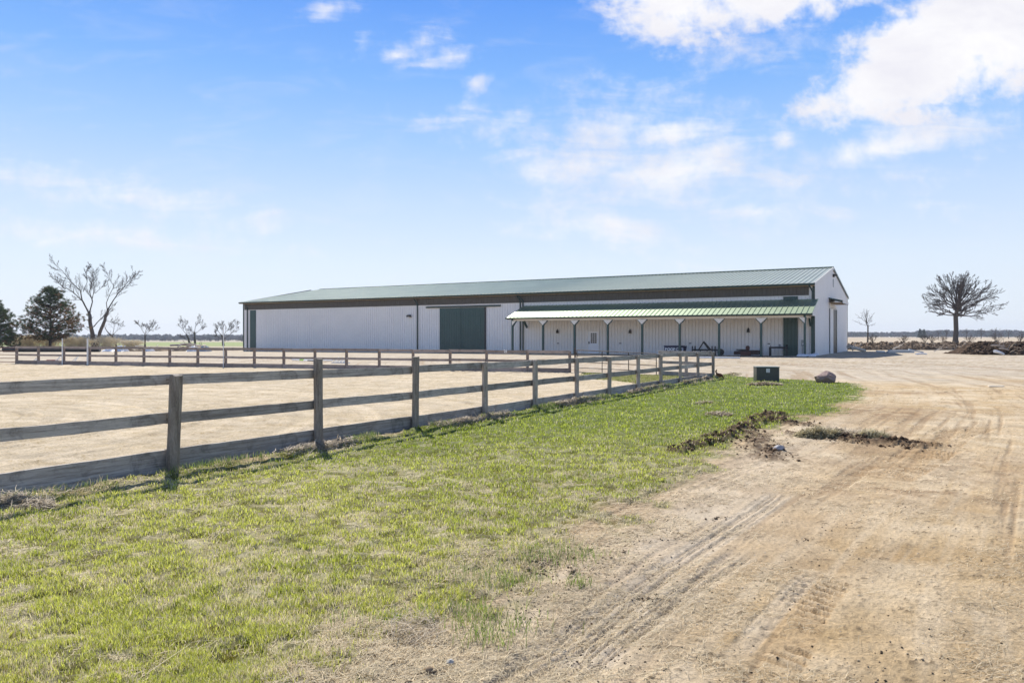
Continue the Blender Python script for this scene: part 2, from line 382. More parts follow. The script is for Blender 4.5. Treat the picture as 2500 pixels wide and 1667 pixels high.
    # clay verge, loose soil, dark specks
    sp = sst(f4*.5+f3*.5, .62, .75)*(~ar)*(y < 30)*(1-gw); lay(sp*.85, col(.17, .125, .075))
    loose = np.exp(-((ls+.35)/.8)**2)*(y < 14); lay(np.clip(loose, 0, 1)*sst(f2*.5+f3*.5, .50, .64)*.5, col(.27, .205, .13))
    # tyre tracks
    def track(pts, kind, half, k_=1):
        nonlocal dz
        d, a, sd_ = seg_dist(x, y, pts); L = a.max(); inb = sst(half-d, -.02, .02); fade = sst(a, .05, .6)*sst(L-a, .0, .5)
        if kind == 'groove':
            g = 0
            for off in (-.085, -.045, .03, .075):
                wob = (vn(a*3, a*0+off*100, 8)-.5)*.02
                g = g+np.exp(-((d*sd_-off-wob)/.011)**2)
            tr = (np.abs((a*9) % 1-.5) < .28)*inb*.4
            g = g*k_; dz = dz-g*.022*fade*(.5+f3)-tr*.004*fade-inb*.008*fade; lay(np.clip(g, 0, 1)*fade*.6*sst(f2, .3, .6), col(.28, .21, .14))
            lay(inb*fade*.35, col(.56, .49, .39))
        else:
            per = .13; ph = (a+np.abs(d*sd_-.1)*.35+(f2-.5)*.06)/per
            lug = sst(np.abs((ph % 1)-.5), .20, .34)*inb*sst(f2+f3*.5, .55, .95)
            dz = dz-lug*.032*fade; lay(lug*fade*.85, col(.28, .19, .10)); lay(inb*fade*.25, col(.36, .24, .13))
    track(T1, 'groove', .16); track(T2, 'groove', .15); track(T3, 'lug', .19); track(T4, 'lug', .42); track(T5, 'groove', .08, .2); track(T6, 'lug', .35)
    # relief
    lw01 = gw
    dz = dz-onr*sst(stk, .5, .7)*.018
    amp = np.clip(9/np.maximum(y, 2), .15, 1)
    dz = dz+(f2-.5)*(.02+.05*lw01)+(f3-.5)*(.012+.04*lw01+.02*np.clip(loose, 0, 1))*(y < 60)+(f4-.5)*.018*(y < 20)
    hw = 4.2; arc_ = np.sqrt((x+16)**2+(y-16)**2)     # harrow marks run in wide arcs in the arena
    dz = dz+np.where(ar, (fbm(arc_*6+f1*3, y*.15+x*.1, 80, 3)-.5)*.085+(f3-.5)*.012, 0)
    C = np.where(ar[..., None], C*(1+(fbm(arc_*5+f1*2, y*.2, 82, 3)[..., None]-.5)*.42+(f3[..., None]-.5)*.16), C)
    # soil heaped along the fence foot
    onl = (~ar)*np.exp(-((da-.12)/.22)**2)*(y < 38); dz = dz+onl*.05*(.3+f2)
    dz = dz*(y < 96)
    # transformer mound
    for (px, py, r, h) in ((1874, 936, .75, .10),):
        gx, gy = G(px, py); w = np.exp(-(((x-gx)/r)**2+((y-gy)/(r*.8))**2)); dz = dz+w*h
    lab = np.zeros(n, int)
    lab[gw > .5] = 1; lab[ar] = 2; lab[(~ar) & (gw <= .5) & (y < 33) & (x > 0)] = 3; lab[(y >= 100)] = 4
    return z+dz, np.clip(C, .01, .95), lab

def ground_material():
    m = bpy.data.materials.new('earth'); m.use_nodes = True; nt = m.node_tree; p = nt.nodes['Principled BSDF']
    p.inputs['Roughness'].default_value = .95; p.inputs['Specular IOR Level'].default_value = .12
    a = nd(nt, 'ShaderNodeAttribute', attribute_name='tint'); g = nd(nt, 'ShaderNodeNewGeometry'); pos = g.outputs['Position']
    n1 = NOISE(nt, pos, 1.3, 9, .68); n2 = NOISE(nt, pos, 22, 8, .7); n3 = NOISE(nt, pos, 90, 4, .7)
    k = M_(nt, 'ADD', M_(nt, 'MULTIPLY', n1, .35), M_(nt, 'ADD', M_(nt, 'MULTIPLY', n2, .45), M_(nt, 'MULTIPLY', n3, .2)))
    f = MAPR(nt, k, .33, .67, .50, 1.46)
    c = MIX(nt, 1.0, a.outputs['Color'], (1, 1, 1), 'MULTIPLY')
    v = VM(nt, 'SCALE', c); nt.links.new(f, v.inputs['Scale'])
    # small pale and dark stones
    vo = nd(nt, 'ShaderNodeTexVoronoi'); vo.inputs['Scale'].default_value = 17; nt.links.new(pos, vo.inputs['Vector'])
    st = MAPR(nt, vo.outputs['Distance'], .10, .16, 1, 0); wn = nd(nt, 'ShaderNodeTexWhiteNoise'); nt.links.new(vo.outputs['Position'], wn.inputs['Vector'])
    pick = M_(nt, 'MULTIPLY', st, M_(nt, 'GREATER_THAN', wn.outputs['Value'], .86)); shade = MAPR(nt, wn.outputs['Value'], .86, 1, .12, .55)
    sc = nd(nt, 'ShaderNodeCombineColor'); [nt.links.new(shade, sc.inputs[i]) for i in range(3)]
    c2 = MIX(nt, M_(nt, 'MULTIPLY', pick, .6), v.outputs[0], sc.outputs[0])
    nt.links.new(c2, p.inputs['Base Color'])
    b = nd(nt, 'ShaderNodeBump'); b.inputs['Distance'].default_value = .03; b.inputs['Strength'].default_value = .9
    hh = M_(nt, 'ADD', M_(nt, 'MULTIPLY', n2, .8), M_(nt, 'ADD', M_(nt, 'MULTIPLY', n3, .35), M_(nt, 'MULTIPLY', pick, .3)))
    nt.links.new(hh, b.inputs['Height']); nt.links.new(b.outputs[0], p.inputs['Normal'])
    return m
EARTH = ground_material()
def rows_():
    ys = [1.3]
    while ys[-1] < 9000:
        y = ys[-1]; k = .0048 if y < 22 else (.007 if y < 45 else (.012 if y < 140 else .05))
        ys.append(y*(1+k))
    return np.array(ys)
YS = rows_(); US = np.linspace(-1.25, 1.15, 1500)
YY, UU = np.meshgrid(YS, US, indexing='ij'); XX = UU*YY
ZZ, CC, LAB = terrain(XX, YY)
nr, nc = XX.shape
idx = np.arange(nr*nc).reshape(nr, nc)
quads = np.stack([idx[:-1, :-1], idx[:-1, 1:], idx[1:, 1:], idx[1:, :-1]], -1).reshape(-1, 4)
fl = LAB[:-1, :-1].reshape(-1)
V = np.stack([XX.ravel(), YY.ravel(), ZZ.ravel()], 1); CT = CC.reshape(-1, 3)
for k, nm in enumerate(('ground', 'lawn', 'arena_sand', 'dirt_road', 'field')):
    q = quads[fl == k]; used = np.zeros(len(V), bool); used[q.ravel()] = True; remap = np.cumsum(used)-1
    tag(np_mesh(nm, V[used], remap[q], EARTH, tint=CT[used], smooth=True, nside=4), kind='structure')
for sgn, col_ in ((-1, 0), (1, nc-1)):      # the land carries on to both sides
    e0 = np.stack([XX[::6, col_], YY[::6, col_], ZZ[::6, col_]], 1); e1 = e0+np.stack([sgn*(25+YY[::6, col_]*2), 0*YY[::6, col_], 0*YY[::6, col_]-.02], 1)
    k = len(e0); a_ = np.arange(k-1); f_ = np.stack([a_, a_+1, a_+1+k, a_+k], 1); tc_ = CC[::6, col_]
    tag(np_mesh('ground', np.concatenate([e0, e1]), f_ if sgn > 0 else f_[:, ::-1], EARTH, tint=np.concatenate([tc_, tc_]), nside=4), kind='structure')
# the same land round and behind the standpoint
bk = MB().add([(-9000, -9000, -.02), (9000, -9000, -.02), (9000, 1.3, -.02), (-9000, 1.3, -.02)], [(0, 1, 2, 3)])
o = bk.build('path', mat('plain_soil', (.42, .32, .2), .95, .2, .8, spec=.1)); tag(o, kind='structure')

def ground_z(x, y):
    """height of the finished ground (vectorised)"""
    return terrain(np.atleast_1d(np.asarray(x, float)), np.atleast_1d(np.asarray(y, float)))[0]

# ---------------------------------------------------------------- grass, straw, clods
rng = np.random.default_rng(7)
def blades(name, X, Y, Zb, h, w, tint, lean=.45, mat_=None, label='', cat='grass'):
    n = len(X); th = rng.uniform(0, 2*np.pi, n); ca, sa = np.cos(th), np.sin(th)
    ph = rng.uniform(0, 2*np.pi, n); ln = rng.uniform(.05, 1, n)*lean*h*1.6
    lx, ly = np.cos(ph)*ln, np.sin(ph)*ln
    v = np.zeros((n, 5, 3)); hw = w*.5
    v[:, 0] = np.stack([X-ca*hw, Y-sa*hw, Zb-.01], 1); v[:, 1] = np.stack([X+ca*hw, Y+sa*hw, Zb-.01], 1)
    v[:, 2] = np.stack([X-ca*hw*.8+lx*.35, Y-sa*hw*.8+ly*.35, Zb+h*.6], 1); v[:, 3] = np.stack([X+ca*hw*.8+lx*.35, Y+sa*hw*.8+ly*.35, Zb+h*.6], 1)
    v[:, 4] = np.stack([X+lx, Y+ly, Zb+h], 1)
    b = (np.arange(n)*5)[:, None]
    f = np.concatenate([b+[0, 1, 3], b+[0, 3, 2], b+[2, 3, 4]], 1).reshape(-1, 3)
    return tag(np_mesh(name, v.reshape(-1, 3), f, mat_, tint=np.repeat(tint, 5, 0)), label, cat, kind='stuff')
GRASS = attr_mat('grass_blade', .5, .42, .3)
STRAW = attr_mat('straw', .7, .15, .3)
def zfast(X, Y):
    # bilinear look-up in the ground grid
    u = X/Y; iu = np.clip((u-US[0])/(US[1]-US[0]), 0, nc-2); iy = np.clip(np.interp(Y, YS, np.arange(nr)), 0, nr-2)
    a = iu.astype(int); b = iy.astype(int); fu = iu-a; fy = iy-b
    return ZZ[b, a]*(1-fu)*(1-fy)+ZZ[b, a+1]*fu*(1-fy)+ZZ[b+1, a]*(1-fu)*fy+ZZ[b+1, a+1]*fu*fy
def scatter(n, k0, k1, u0, u1):
    k = rng.uniform(k0, k1, n); Y = 2*FPX/k; return rng.uniform(u0, u1, n)*Y, Y
# lawn blades
X, Y = scatter(900000, 92, 1150, -.85, .52)
lw, ls = lawn_weight(X, Y)
pt = patch(X, Y)*(1-sst(Y, 9, 18)*.85)
clump = fbm(X*5, Y*5, 90, 3)
keep = rng.uniform(0, 1, len(X)) < sst(lw, -.25, .75)*(1-.6*pt)*(.25+1.2*sst(clump, .3, .6))*(.55+.45*sst(fbm(X*14, Y*14, 93, 2), .35, .55))
da, _, _ = seg_dist(X, Y, [tuple(p) for p in NEAR]); keep &= ~inside(X, Y, ARENA)
X, Y, pt, clump, lw = X[keep], Y[keep], pt[keep], clump[keep], lw[keep]
n = len(X); print('blades', n)
g1 = fbm(X*.6, Y*.6, 95, 3)
fresh = np.clip(sst(Y, 7, 16)*.8+(g1-.5)*1.6, 0, 1)[:, None]
tint = (np.array([.34, .41, .036])*fresh+np.array([.60, .62, .125])*(1-fresh))*rng.uniform(.35, 1.6, (n, 1))  # random blade tone, spread widened to paint in shaded gaps and lit tips
dry = rng.uniform(0, 1, n) < (.25+.38*pt+.35*(1-sst(lw, 0, .8)))*(1-.6*sst(Y, 9, 16)); tint[dry] = np.array([.70, .62, .42])*rng.uniform(.6, 1.3, (dry.sum(), 1))
h = rng.uniform(.014, .042, n)*(.7+clump)*(1+sst(Y, 8, 25)*.3); w = np.maximum(.0035, Y*.00085)*rng.uniform(.7, 1.3, n)
blades('grass', X, Y, zfast(X, Y), h, w, tint, .6, GRASS, 'short bright green lawn grass with dry blades mixed in')
Xg, Yg = scatter(160000, 60, 115, .02, .26); dpt, _, _ = seg_dist(Xg, Yg, PATCH, True); kg = (np.where(inside(Xg, Yg, PATCH), dpt, -dpt)+(fbm(Xg*2, Yg*2, 2, 3)-.5)*1.6 > .1) & inside(Xg, Yg, ARENA)
Xg, Yg = Xg[kg], Yg[kg]; ng = len(Xg); tg = np.array([.33, .36, .09])*rng.uniform(.6, 1.3, (ng, 1)); dg_ = rng.uniform(0, 1, ng) < .35; tg[dg_] = (.5, .44, .28)
blades('grass', Xg, Yg, zfast(Xg, Yg), rng.uniform(.03, .08, ng), Yg*.0009, tg, .6, GRASS, 'patch of grass under the long tube gate')
# taller tufts beside the drive
tx, ty = [], []
for (px, py, r, cnt) in ((1275, 1278, .17, 420), (1115, 1330, .15, 260), (1190, 1340, .06, 90), (1070, 1410, .14, 220), (1125, 1445, .12, 180), (1325, 1345, .05, 60), (870, 1420, .1, 90), (1130, 1475, .08, 120), (1515, 1020, .2, 150), (1355, 1100, .15, 60)):
    gx, gy = G2(px, py); tx.append(gx+rng.normal(0, r*1.5, cnt)); ty.append(gy+rng.normal(0, r*.9, cnt))
# weeds and long grass at the foot of the fence
t = rng.uniform(-7, 30, 9000); off = rng.exponential(.16, 9000)+.02; cl = vn(t*1.1, t*0, 12)
sel = cl > .52; t, off = t[sel], off[sel]; nrm = np.array([FD[1], -FD[0]])
tx.append(F0[0]+FD[0]*t+nrm[0]*(off+.05)); ty.append(F0[1]+FD[1]*t+nrm[1]*(off+.05))
X = np.concatenate(tx); Y = np.concatenate(ty); n = len(X)
tint = np.array([.24, .33, .07])*rng.uniform(.6, 1.3, (n, 1)); dry = rng.uniform(0, 1, n) < .3; tint[dry] = (.58, .5, .32)
blades('grass_tufts', X, Y, zfast(X, Y), rng.uniform(.05, .13, n), np.maximum(.005, Y*.0006), tint, .7, GRASS, 'taller grass tufts growing at the fence foot and beside the dirt road')

def strips(name, X, Y, Zb, L, w, tint, lift, label, cat='straw', yawdir=None):
    n = len(X); th = rng.uniform(0, np.pi, n); ti = rng.normal(0, lift, n); ca, sa = np.cos(th)*np.cos(ti), np.sin(th)*np.cos(ti); s = np.sin(ti)
    nx, ny = -np.sin(th), np.cos(th); hl, hw = L*.5, w*.5; bend = rng.normal(0, .12, n)*L
    v = np.zeros((n, 6, 3)); zc = Zb+np.abs(s)*hl*.9+.004
    for k, (a, wv) in enumerate(((-1, .8), (0, 1), (1, .5))):
        cx = X+ca*hl*a+nx*bend*(1-abs(a)); cy = Y+sa*hl*a+ny*bend*(1-abs(a)); cz = zc+s*hl*a+(1-abs(a))*.004
        v[:, 2*k] = np.stack([cx-nx*hw*wv, cy-ny*hw*wv, cz], 1); v[:, 2*k+1] = np.stack([cx+nx*hw*wv, cy+ny*hw*wv, cz+.001], 1)
    b = (np.arange(n)*6)[:, None]; f = np.concatenate([b+[0, 1, 3, 2], b+[2, 3, 5, 4]], 1).reshape(-1, 4)
    return tag(np_mesh(name, v.reshape(-1, 3), f, STRAW, tint=np.repeat(tint, 6, 0), nside=4), label, cat, kind='stuff')
X, Y = scatter(260000, 120, 1150, -.75, .85)
lw, ls = lawn_weight(X, Y); cl = fbm(X*1.3, Y*1.3, 101, 4)
ps = np.exp(-((ls+.45)/.8)**2)*.95+.40*(ls < 0)+.10*(ls > 0)+.5*patch(X, Y)*(ls > 0)*(Y < 12)
for pts in (MUD1, MUD2, MUD3, MUD4):
    d, _, _ = seg_dist(X, Y, pts); ps = np.maximum(ps, .9*np.exp(-(d/.8)**2))
keep = (rng.uniform(0, 1, len(X)) < ps*sst(cl, .38, .66)*1.3) & ~inside(X, Y, ARENA); X, Y = X[keep], Y[keep]; n = len(X); print('straw', n)
strips('straw_litter', X, Y, zfast(X, Y), rng.uniform(.02, .13, n)**1.0*(1+(rng.uniform(0, 1, n) > .985)*1.8), np.maximum(.0028, Y*.0005)*rng.uniform(.6, 1.4, n),
       np.array([.70, .585, .39])*rng.uniform(.6, 1.25, (n, 1)), .10, 'loose pale straw scattered over the bare soil and lawn')
# mats of dead grass heaped along the fence foot and round mounds
t = rng.uniform(-7, 30, 26000); off = np.abs(rng.normal(.17, .14, 26000)); cl = vn(t*.7+5, t*0, 15)*.7+vn(t*2.6, t*0, 16)*.3
sel = rng.uniform(0, 1, 26000) < sst(cl, .35, .65); t, off = t[sel], off[sel]
X = F0[0]+FD[0]*t+nrm[0]*(off+.06); Y = F0[1]+FD[1]*t+nrm[1]*(off+.06); hp = rng.uniform(0, .07, len(X))*np.exp(-(off/.3)**2)
def heap(px, py, rx, ry, hh, cnt):
    gx, gy = G(px, py); a = rng.uniform(0, 2*np.pi, cnt); r = np.sqrt(rng.uniform(0, 1, cnt)); return gx+np.cos(a)*r*rx, gy+np.sin(a)*r*ry, hh*(1-r**2)*rng.uniform(.3, 1, cnt)
Xs, Ys, Hs = [X], [Y], [hp]
for a in ((1868, 940, .75, .30, .10, 1500), (1756, 1013, .35, .28, .06, 900), (1880, 1101-38, .33, .25, .14, 0), (2080, 1000+60, .8, .3, .08, 900), (60, 1235, .35, .2, .06, 1100), (1015, 1540, .2, .25, .05, 260), (1720, 985, .3, .15, .05, 200)):
    a_ = heap(*a); Xs.append(a_[0]); Ys.append(a_[1]); Hs.append(a_[2])
X = np.concatenate(Xs); Y = np.concatenate(Ys); hp = np.concatenate(Hs); n = len(X)
strips('dead_grass', X, Y, zfast(X, Y)+hp, rng.uniform(.05, .22, n), np.maximum(.004, Y*.0006)*rng.uniform(.6, 1.5, n), np.array([.60, .50, .36])*rng.uniform(.35, 1.2, (n, 1)), .25,
       'pale dead grass matted along the foot of the grey fence')
def hay(px, py, rx, ry, hh, cnt, name, label):
    X, Y, H = heap(px, py, rx, ry, hh, cnt); n = cnt
    o = strips(name, X, Y, zfast(X, Y)+H, rng.uniform(.08, .22, n), np.maximum(.005, Y*.0006)*rng.uniform(.6, 1.5, n), np.array([.66, .58, .36])*rng.uniform(.35, 1.1, (n, 1)), .3, label, 'hay pile')
    del o['kind']; return o
hay(1995, 1066, .42, .28, .13, 2600, 'hay_pile', 'small rounded olive hay heap on the dirt beside the dark soil')
hay(2130, 1070, .35, .25, .12, 1400, 'hay_pile', 'flatter hay heap right of the rounded one among churned soil')
# clods
def clods(name, pos, size, tint, label, cat):
    n = len(pos); base = np.array([[0, 0, 1], [.9, 0, .2], [.2, .9, .25], [-.85, .3, .2], [-.3, -.85, .15], [.55, -.6, .3], [0, 0, -.7]])
    fc = np.array([[0, 1, 2], [0, 2, 3], [0, 3, 4], [0, 4, 5], [0, 5, 1], [6, 2, 1], [6, 3, 2], [6, 4, 3], [6, 5, 4], [6, 1, 5]])
    th = rng.uniform(0, 2*np.pi, n); c, s = np.cos(th), np.sin(th); v = base[None]*rng.uniform(.6, 1.3, (n, 7, 3)); v[:, :, 2] *= .75
    x = v[:, :, 0]*c[:, None]-v[:, :, 1]*s[:, None]; y = v[:, :, 0]*s[:, None]+v[:, :, 1]*c[:, None]
    v = np.stack([x, y, v[:, :, 2]], -1)*size[:, None, None]+pos[:, None, :]
    f = (fc[None]+(np.arange(n)*7)[:, None, None]).reshape(-1, 3)
    return tag(np_mesh(name, v.reshape(-1, 3), f, CLOD, tint=np.repeat(tint, 7, 0)), label, cat, kind='stuff')
CLOD = attr_mat('clod', .95, 0, .1)
ps, sz = [], []
for pts, wd, cnt in ((MUD1, .13, 2300), (MUD2, .30, 2300), (MUD3, .28, 600), (MUD4, .28, 900)):
    P_ = np.array(pts); L = np.linalg.norm(np.diff(P_, axis=0), axis=1); cum_ = np.r_[0, np.cumsum(L)]; t = rng.uniform(0, cum_[-1], cnt)
    x = np.interp(t, cum_, P_[:, 0])+rng.normal(0, wd, cnt); y = np.interp(t, cum_, P_[:, 1])+rng.normal(0, wd, cnt)
    ps.append(np.stack([x, y], 1)); sz.append(rng.gamma(1.1, .011, cnt)+.004)
p = np.concatenate(ps); s = np.concatenate(sz); kp = fbm(p[:, 0]*4, p[:, 1]*4, 155, 3) > .46; p, s = p[kp], s[kp]; z = zfast(p[:, 0], p[:, 1]); n = len(p)
clods('soil_clods', np.c_[p, z+s*.25], s, np.array([.10, .065, .04])*rng.uniform(.5, 1.9, (n, 1)), 'dark torn up soil clods in rows at the lawn edge', 'soil')
X, Y = scatter(38000, 130, 1150, -.3, .85); lw, ls = lawn_weight(X, Y)
keep = (rng.uniform(0, 1, len(X)) < (np.exp(-((ls+.6)/.7)**2)*.8+.10)*sst(fbm(X*2, Y*2, 120, 3), .35, .62)) & (ls < .5); X, Y = X[keep], Y[keep]; n = len(X); s = np.minimum(rng.gamma(1.3, .0036, n)+.002, .011)
clods('pebbles', np.c_[X, Y, zfast(X, Y)+s*.2], s, np.where(rng.uniform(0, 1, (n, 1)) < .45, np.array([[.13, .10, .07]]), np.array([[.36, .29, .20]]))*rng.uniform(.5, 1.2, (n, 1)), 'small stones and crumbs of earth strewn over the dirt road', 'gravel')
ps = []; 
for (px, py, r, cnt) in ((1255, 1310, .2, 130), (1260, 1290, .1, 60), (1650, 1190, .07, 22), (1850, 1240, .05, 10), (980, 1560, .15, 50), (1360, 1270, .25, 60), (1470, 1370, .1, 40)):
    gx, gy = G2(px, py); ps.append(np.stack([gx+rng.normal(0, r, cnt), gy+rng.normal(0, r*.6, cnt)], 1))
p = np.concatenate(ps); n = len(p); s = rng.gamma(1.3, .0055, n)+.003
clods('earth_crumbs', np.c_[p, zfast(p[:, 0], p[:, 1])+s*.3], s, np.array([.20, .15, .10])*rng.uniform(.4, 1.5, (n, 1)), 'broken lumps of brown earth around the grass tufts by the road', 'soil')
# ---------------------------------------------------------------- paints
WHITE = mat('white_metal', (.79, .77, .75), .45, .045, .35, bump=.002, bscale=3, spec=.4)
CREAM = mat('white_wood', (.78, .76, .72), .6, .04, 3)
GREEN = mat('green_metal', (.027, .072, .068), .38, .12, 1.2, spec=.5)
DGREEN = mat('green_trim', (.020, .046, .040), .4, .12, 1.5)
ROOFM = mat('green_roof', (.53, .545, .43), .36, .07, .5, metal=.75, spec=.65, bump=.004, bscale=1.2)
PORCHM = mat('green_porch_roof', (.33, .41, .29), .48, .06, .5, metal=.75, spec=.6, bump=.003, bscale=1.5)
BAND = mat('smoked_panel', (.088, .078, .064), .5, .22, 2.5, stretch=(3, 3, .4), spec=.35)
SOFF = mat('soffit', (.55, .40, .25), .7, .05, 2)
BLACK = mat('black_metal', (.012, .012, .013), .45, .2, 5)
DIRTY = mat('grey_metal', (.30, .31, .32), .45, .15, 4, metal=.3)
GLASS = mat('window_glass', (.05, .06, .07), .06, .1, 3, spec=.8)
WOODIN = mat('shed_wood', (.33, .22, .13), .8, .2, 3, stretch=(1, 8, 8))
CONC = mat('slab_concrete', (.45, .37, .27), .85, .12, 2)

# ---------------------------------------------------------------- barn
BZ = .42; TH = .522; C0 = Vector((24.727, 60.621, BZ)); LB = 68.05; WB = 25.244; WR = 11.88
barn = empty('barn', tuple(C0), -TH, 'long white metal horse barn with green roof, brown eave band and covered porch', 'barn')
ex = Vector((math.cos(TH), -math.sin(TH), 0)); ey = Vector((math.sin(TH), math.cos(TH), 0))
def bw(x, y, z): return C0+ex*x+ey*y+Vector((0, 0, z))
def bx(px, yo=0.0):
    """position along the barn's front (local x) of a vertical plane at local y=yo seen at photo column px"""
    u = (px-1250)/FPX; o = C0+ey*yo; return -(o.x-u*o.y)/(ex.x-u*ex.y)
def bz(px, py, yo=0.0):
    q = bw(bx(px, yo), yo, 0); return CZ-(py-HOR)/FPX*q.y-BZ
def gy(px, xo=0.0):
    u = (px-1250)/FPX; o = C0+ex*xo; return -(o.x-u*o.y)/(ey.x-u*ey.y)
def gz(px, py, xo=0.0):
    q = bw(xo, gy(px, xo), 0); return CZ-(py-HOR)/FPX*q.y-BZ
ZE, ZR = 5.93, 8.19
def roof_z(y): return ZE+(y+.5)/(WR+.5)*(ZR-ZE) if y <= WR else ZR-(y-WR)/(WB+.5-WR)*(ZR-ZE)
def ribbed(L0, L1, z0, ztop, y0=0.0, axis=0, pitch=.305, sgn=1, d=.045):
    """ribbed metal sheet: vertical grooves every `pitch`, extruded from z0 to ztop(x)"""
    pts = []; x = L0
    while x < L1-1e-6:
        for a, b in ((0, 0), (.250, 0), (.262, d), (.290, d), (.302, 0)):
            if x+a*pitch/.305 <= L1: pts.append((x+a*pitch/.305, b))
        x += pitch
    pts.append((L1, 0)); m = MB()
    for (a, b) in pts:
        xx, yy = (a, y0+sgn*b) if axis == 0 else (y0+sgn*b, a)
        m.v += [(xx, yy, z0), (xx, yy, ztop(a))]
    m.f = [(2*i, 2*i+2, 2*i+3, 2*i+1) for i in range(len(pts)-1)]
    return m
m = ribbed(-LB, 0, -.6, lambda x: ZE-.02); 
m.v = m.v; w_ = m
g = ribbed(0, WB, -.6, lambda y: roof_z(y)-.06, 0, 1, .305, -1); w_.add(g.v, g.f)
g = ribbed(0, WB, -.6, lambda y: roof_z(y)-.06, -LB, 1, .305, 1); w_.add(g.v, g.f)
w_.add([(-LB, WB, -.6), (0, WB, -.6), (0, WB, ZE-.02), (-LB, WB, ZE-.02)], [(0, 1, 2, 3)])
w_.build('wall', WHITE, barn)
# roofs with standing seams
def seam_roof(x0a, x1a, ya, za, x0b, x1b, yb, zb, step=.41, rib=.06, th=.05):
    m = MB(); n = int(round((x1a-x0a)/step)); nrm = Vector((0, -(zb-za), (yb-ya))).normalized()
    if nrm.z < 0: nrm = -nrm
    prof = []
    for i in range(n):
        t = i/n; dt = 1/n
        prof += [(t, 0), (t+dt*.86, 0), (t+dt*.89, rib), (t+dt*.97, rib)]
    prof.append((1, 0)); k = len(prof)
    def pt(t, hgt, top): 
        x = (x0a+(x1a-x0a)*t) if not top else (x0b+(x1b-x0b)*t); y = yb if top else ya; z = zb if top else za
        return Vector((x, y, z))+nrm*hgt
    for (t, hgt) in prof: m.v += [tuple(pt(t, hgt, 0)), tuple(pt(t, hgt, 1))]
    m.f = [(2*i, 2*i+2, 2*i+3, 2*i+1) for i in range(k-1)]
    b = len(m.v); m.v += [tuple(pt(0, -th, 0)), tuple(pt(1, -th, 0)), tuple(pt(1, -th, 1)), tuple(pt(0, -th, 1))]
    m.f += [(b, b+3, b+2, b+1), (b, b+1, 2*k-2, 0), (b+3, 1, 2*k-1, b+2), (b, 0, 1, b+3), (b+1, b+2, 2*k-1, 2*k-2)]
    return m
XR = .06
r_ = seam_roof(-LB-.05, XR, -.5, ZE, -LB+1.7, XR, WR, ZR).build('roof', ROOFM, barn)
seam_roof(-LB-.05, XR, WB+.5, ZE, -LB+1.7, XR, WR, ZR, .9).build('roof', ROOFM, barn)
cap = MB(); cap.prism([(WR-.28, ZR-.02), (WR, ZR+.10), (WR+.28, ZR-.02)], 0, -LB+1.6, XR+.05); cap.build('ridge_cap', mat('ridge_green', (.02, .05, .04), .95, .1, 2, spec=.05), barn)
MB().prism([(-.50, ZE-.17), (-.50, ZE+.0), (-.66, ZE+.0), (-.66, ZE-.10), (-.60, ZE-.17)], 0, -LB-.1, XR+.04).build('gutter', DGREEN, barn)
# rake trims on the gable end
rk = MB()
s_ = (ZR-ZE)/(WR+.5)
rk.prism([(-.5, ZE-.20), (WR, ZR-.20), (WR, ZR+.05), (-.5, ZE+.05)], 0, XR+.002, XR+.05); rk.build('rake_trim', CREAM, barn)
rk = MB(); rk.prism([(WR, ZR-.18), (WB+.5, ZE-.18), (WB+.5, ZE+.05), (WR, ZR+.05)], 0, XR+.002, XR+.05); rk.build('rake_trim', DGREEN, barn)
rk = MB(); rk.prism([(-.5, ZE-.20), (WR, ZR-.20), (WR, ZR+.02), (-.5, ZE+.02)], 0, -LB-.12, -LB-.06); rk.build('rake_trim', DGREEN, barn)
MB().box((-LB, -.50, ZE-.19), (0, -.02, ZE-.14)).build('soffit', SOFF, barn)
# brown translucent eave band
zb0 = 4.98
bnd = ribbed(-LB+.25, bx(1975), zb0, lambda x: ZE-.20, -.035, 0, .305, 1, .02); bnd.build('eave_panel', BAND, barn)
MB().box((-LB+.25, -.05, zb0-.05), (bx(1975), -.004, zb0-.003)).build('band_trim', CREAM, barn)
tr = MB(); tr.box((-.16, -.03, -.5), (.015, -.003, ZE-.2)); tr.box((.003, -.03, -.5), (.02, .16, ZE-.2)); tr.build('corner_trim', DGREEN, barn)
MB().box((.003, WB-.16, -.5), (.02, WB+.02, ZE-.1)).build('corner_trim', DGREEN, barn)
MB().box((-LB-.02, -.03, -.6), (-LB+.16, -.003, ZE-.2)).build('corner_trim', DGREEN, barn)
MB().box((bx(611), -.045, -.5), (bx(625), -.004, zb0-.06)).build('door_leaf', GREEN, barn)
def downspout(px, ztop=ZE-.2, yb=-.09, z0=-.3, kick=.5):
    x = bx(px, -.09); m = MB(); m.box((x-.055, yb-.05, z0), (x+.055, yb+.05, ztop-.55))
    m.beam((x, yb, ztop-.56), (x-.35*kick, -.55, ztop-.02), .10, .09); m.beam((x, yb, z0), (x+.02, yb-.4, z0-.05), .1, .09)
    return m.build('downspout', DGREEN, barn, bevel=.008)
for px in (603.7, 1018.8, 1270, 1276.7): downspout(px, kick=.5 if px != 1276.7 else .9)
# downspout at the right end, above the porch roof
xq = bx(1984, -.09); m = MB(); m.box((xq-.07, -.16, 3.6), (xq+.05, -.05, ZE-.6)); m.beam((xq, -.10, ZE-.62), (xq-.2, -.56, ZE-.15), .11, .1); m.build('downspout', DGREEN, barn)
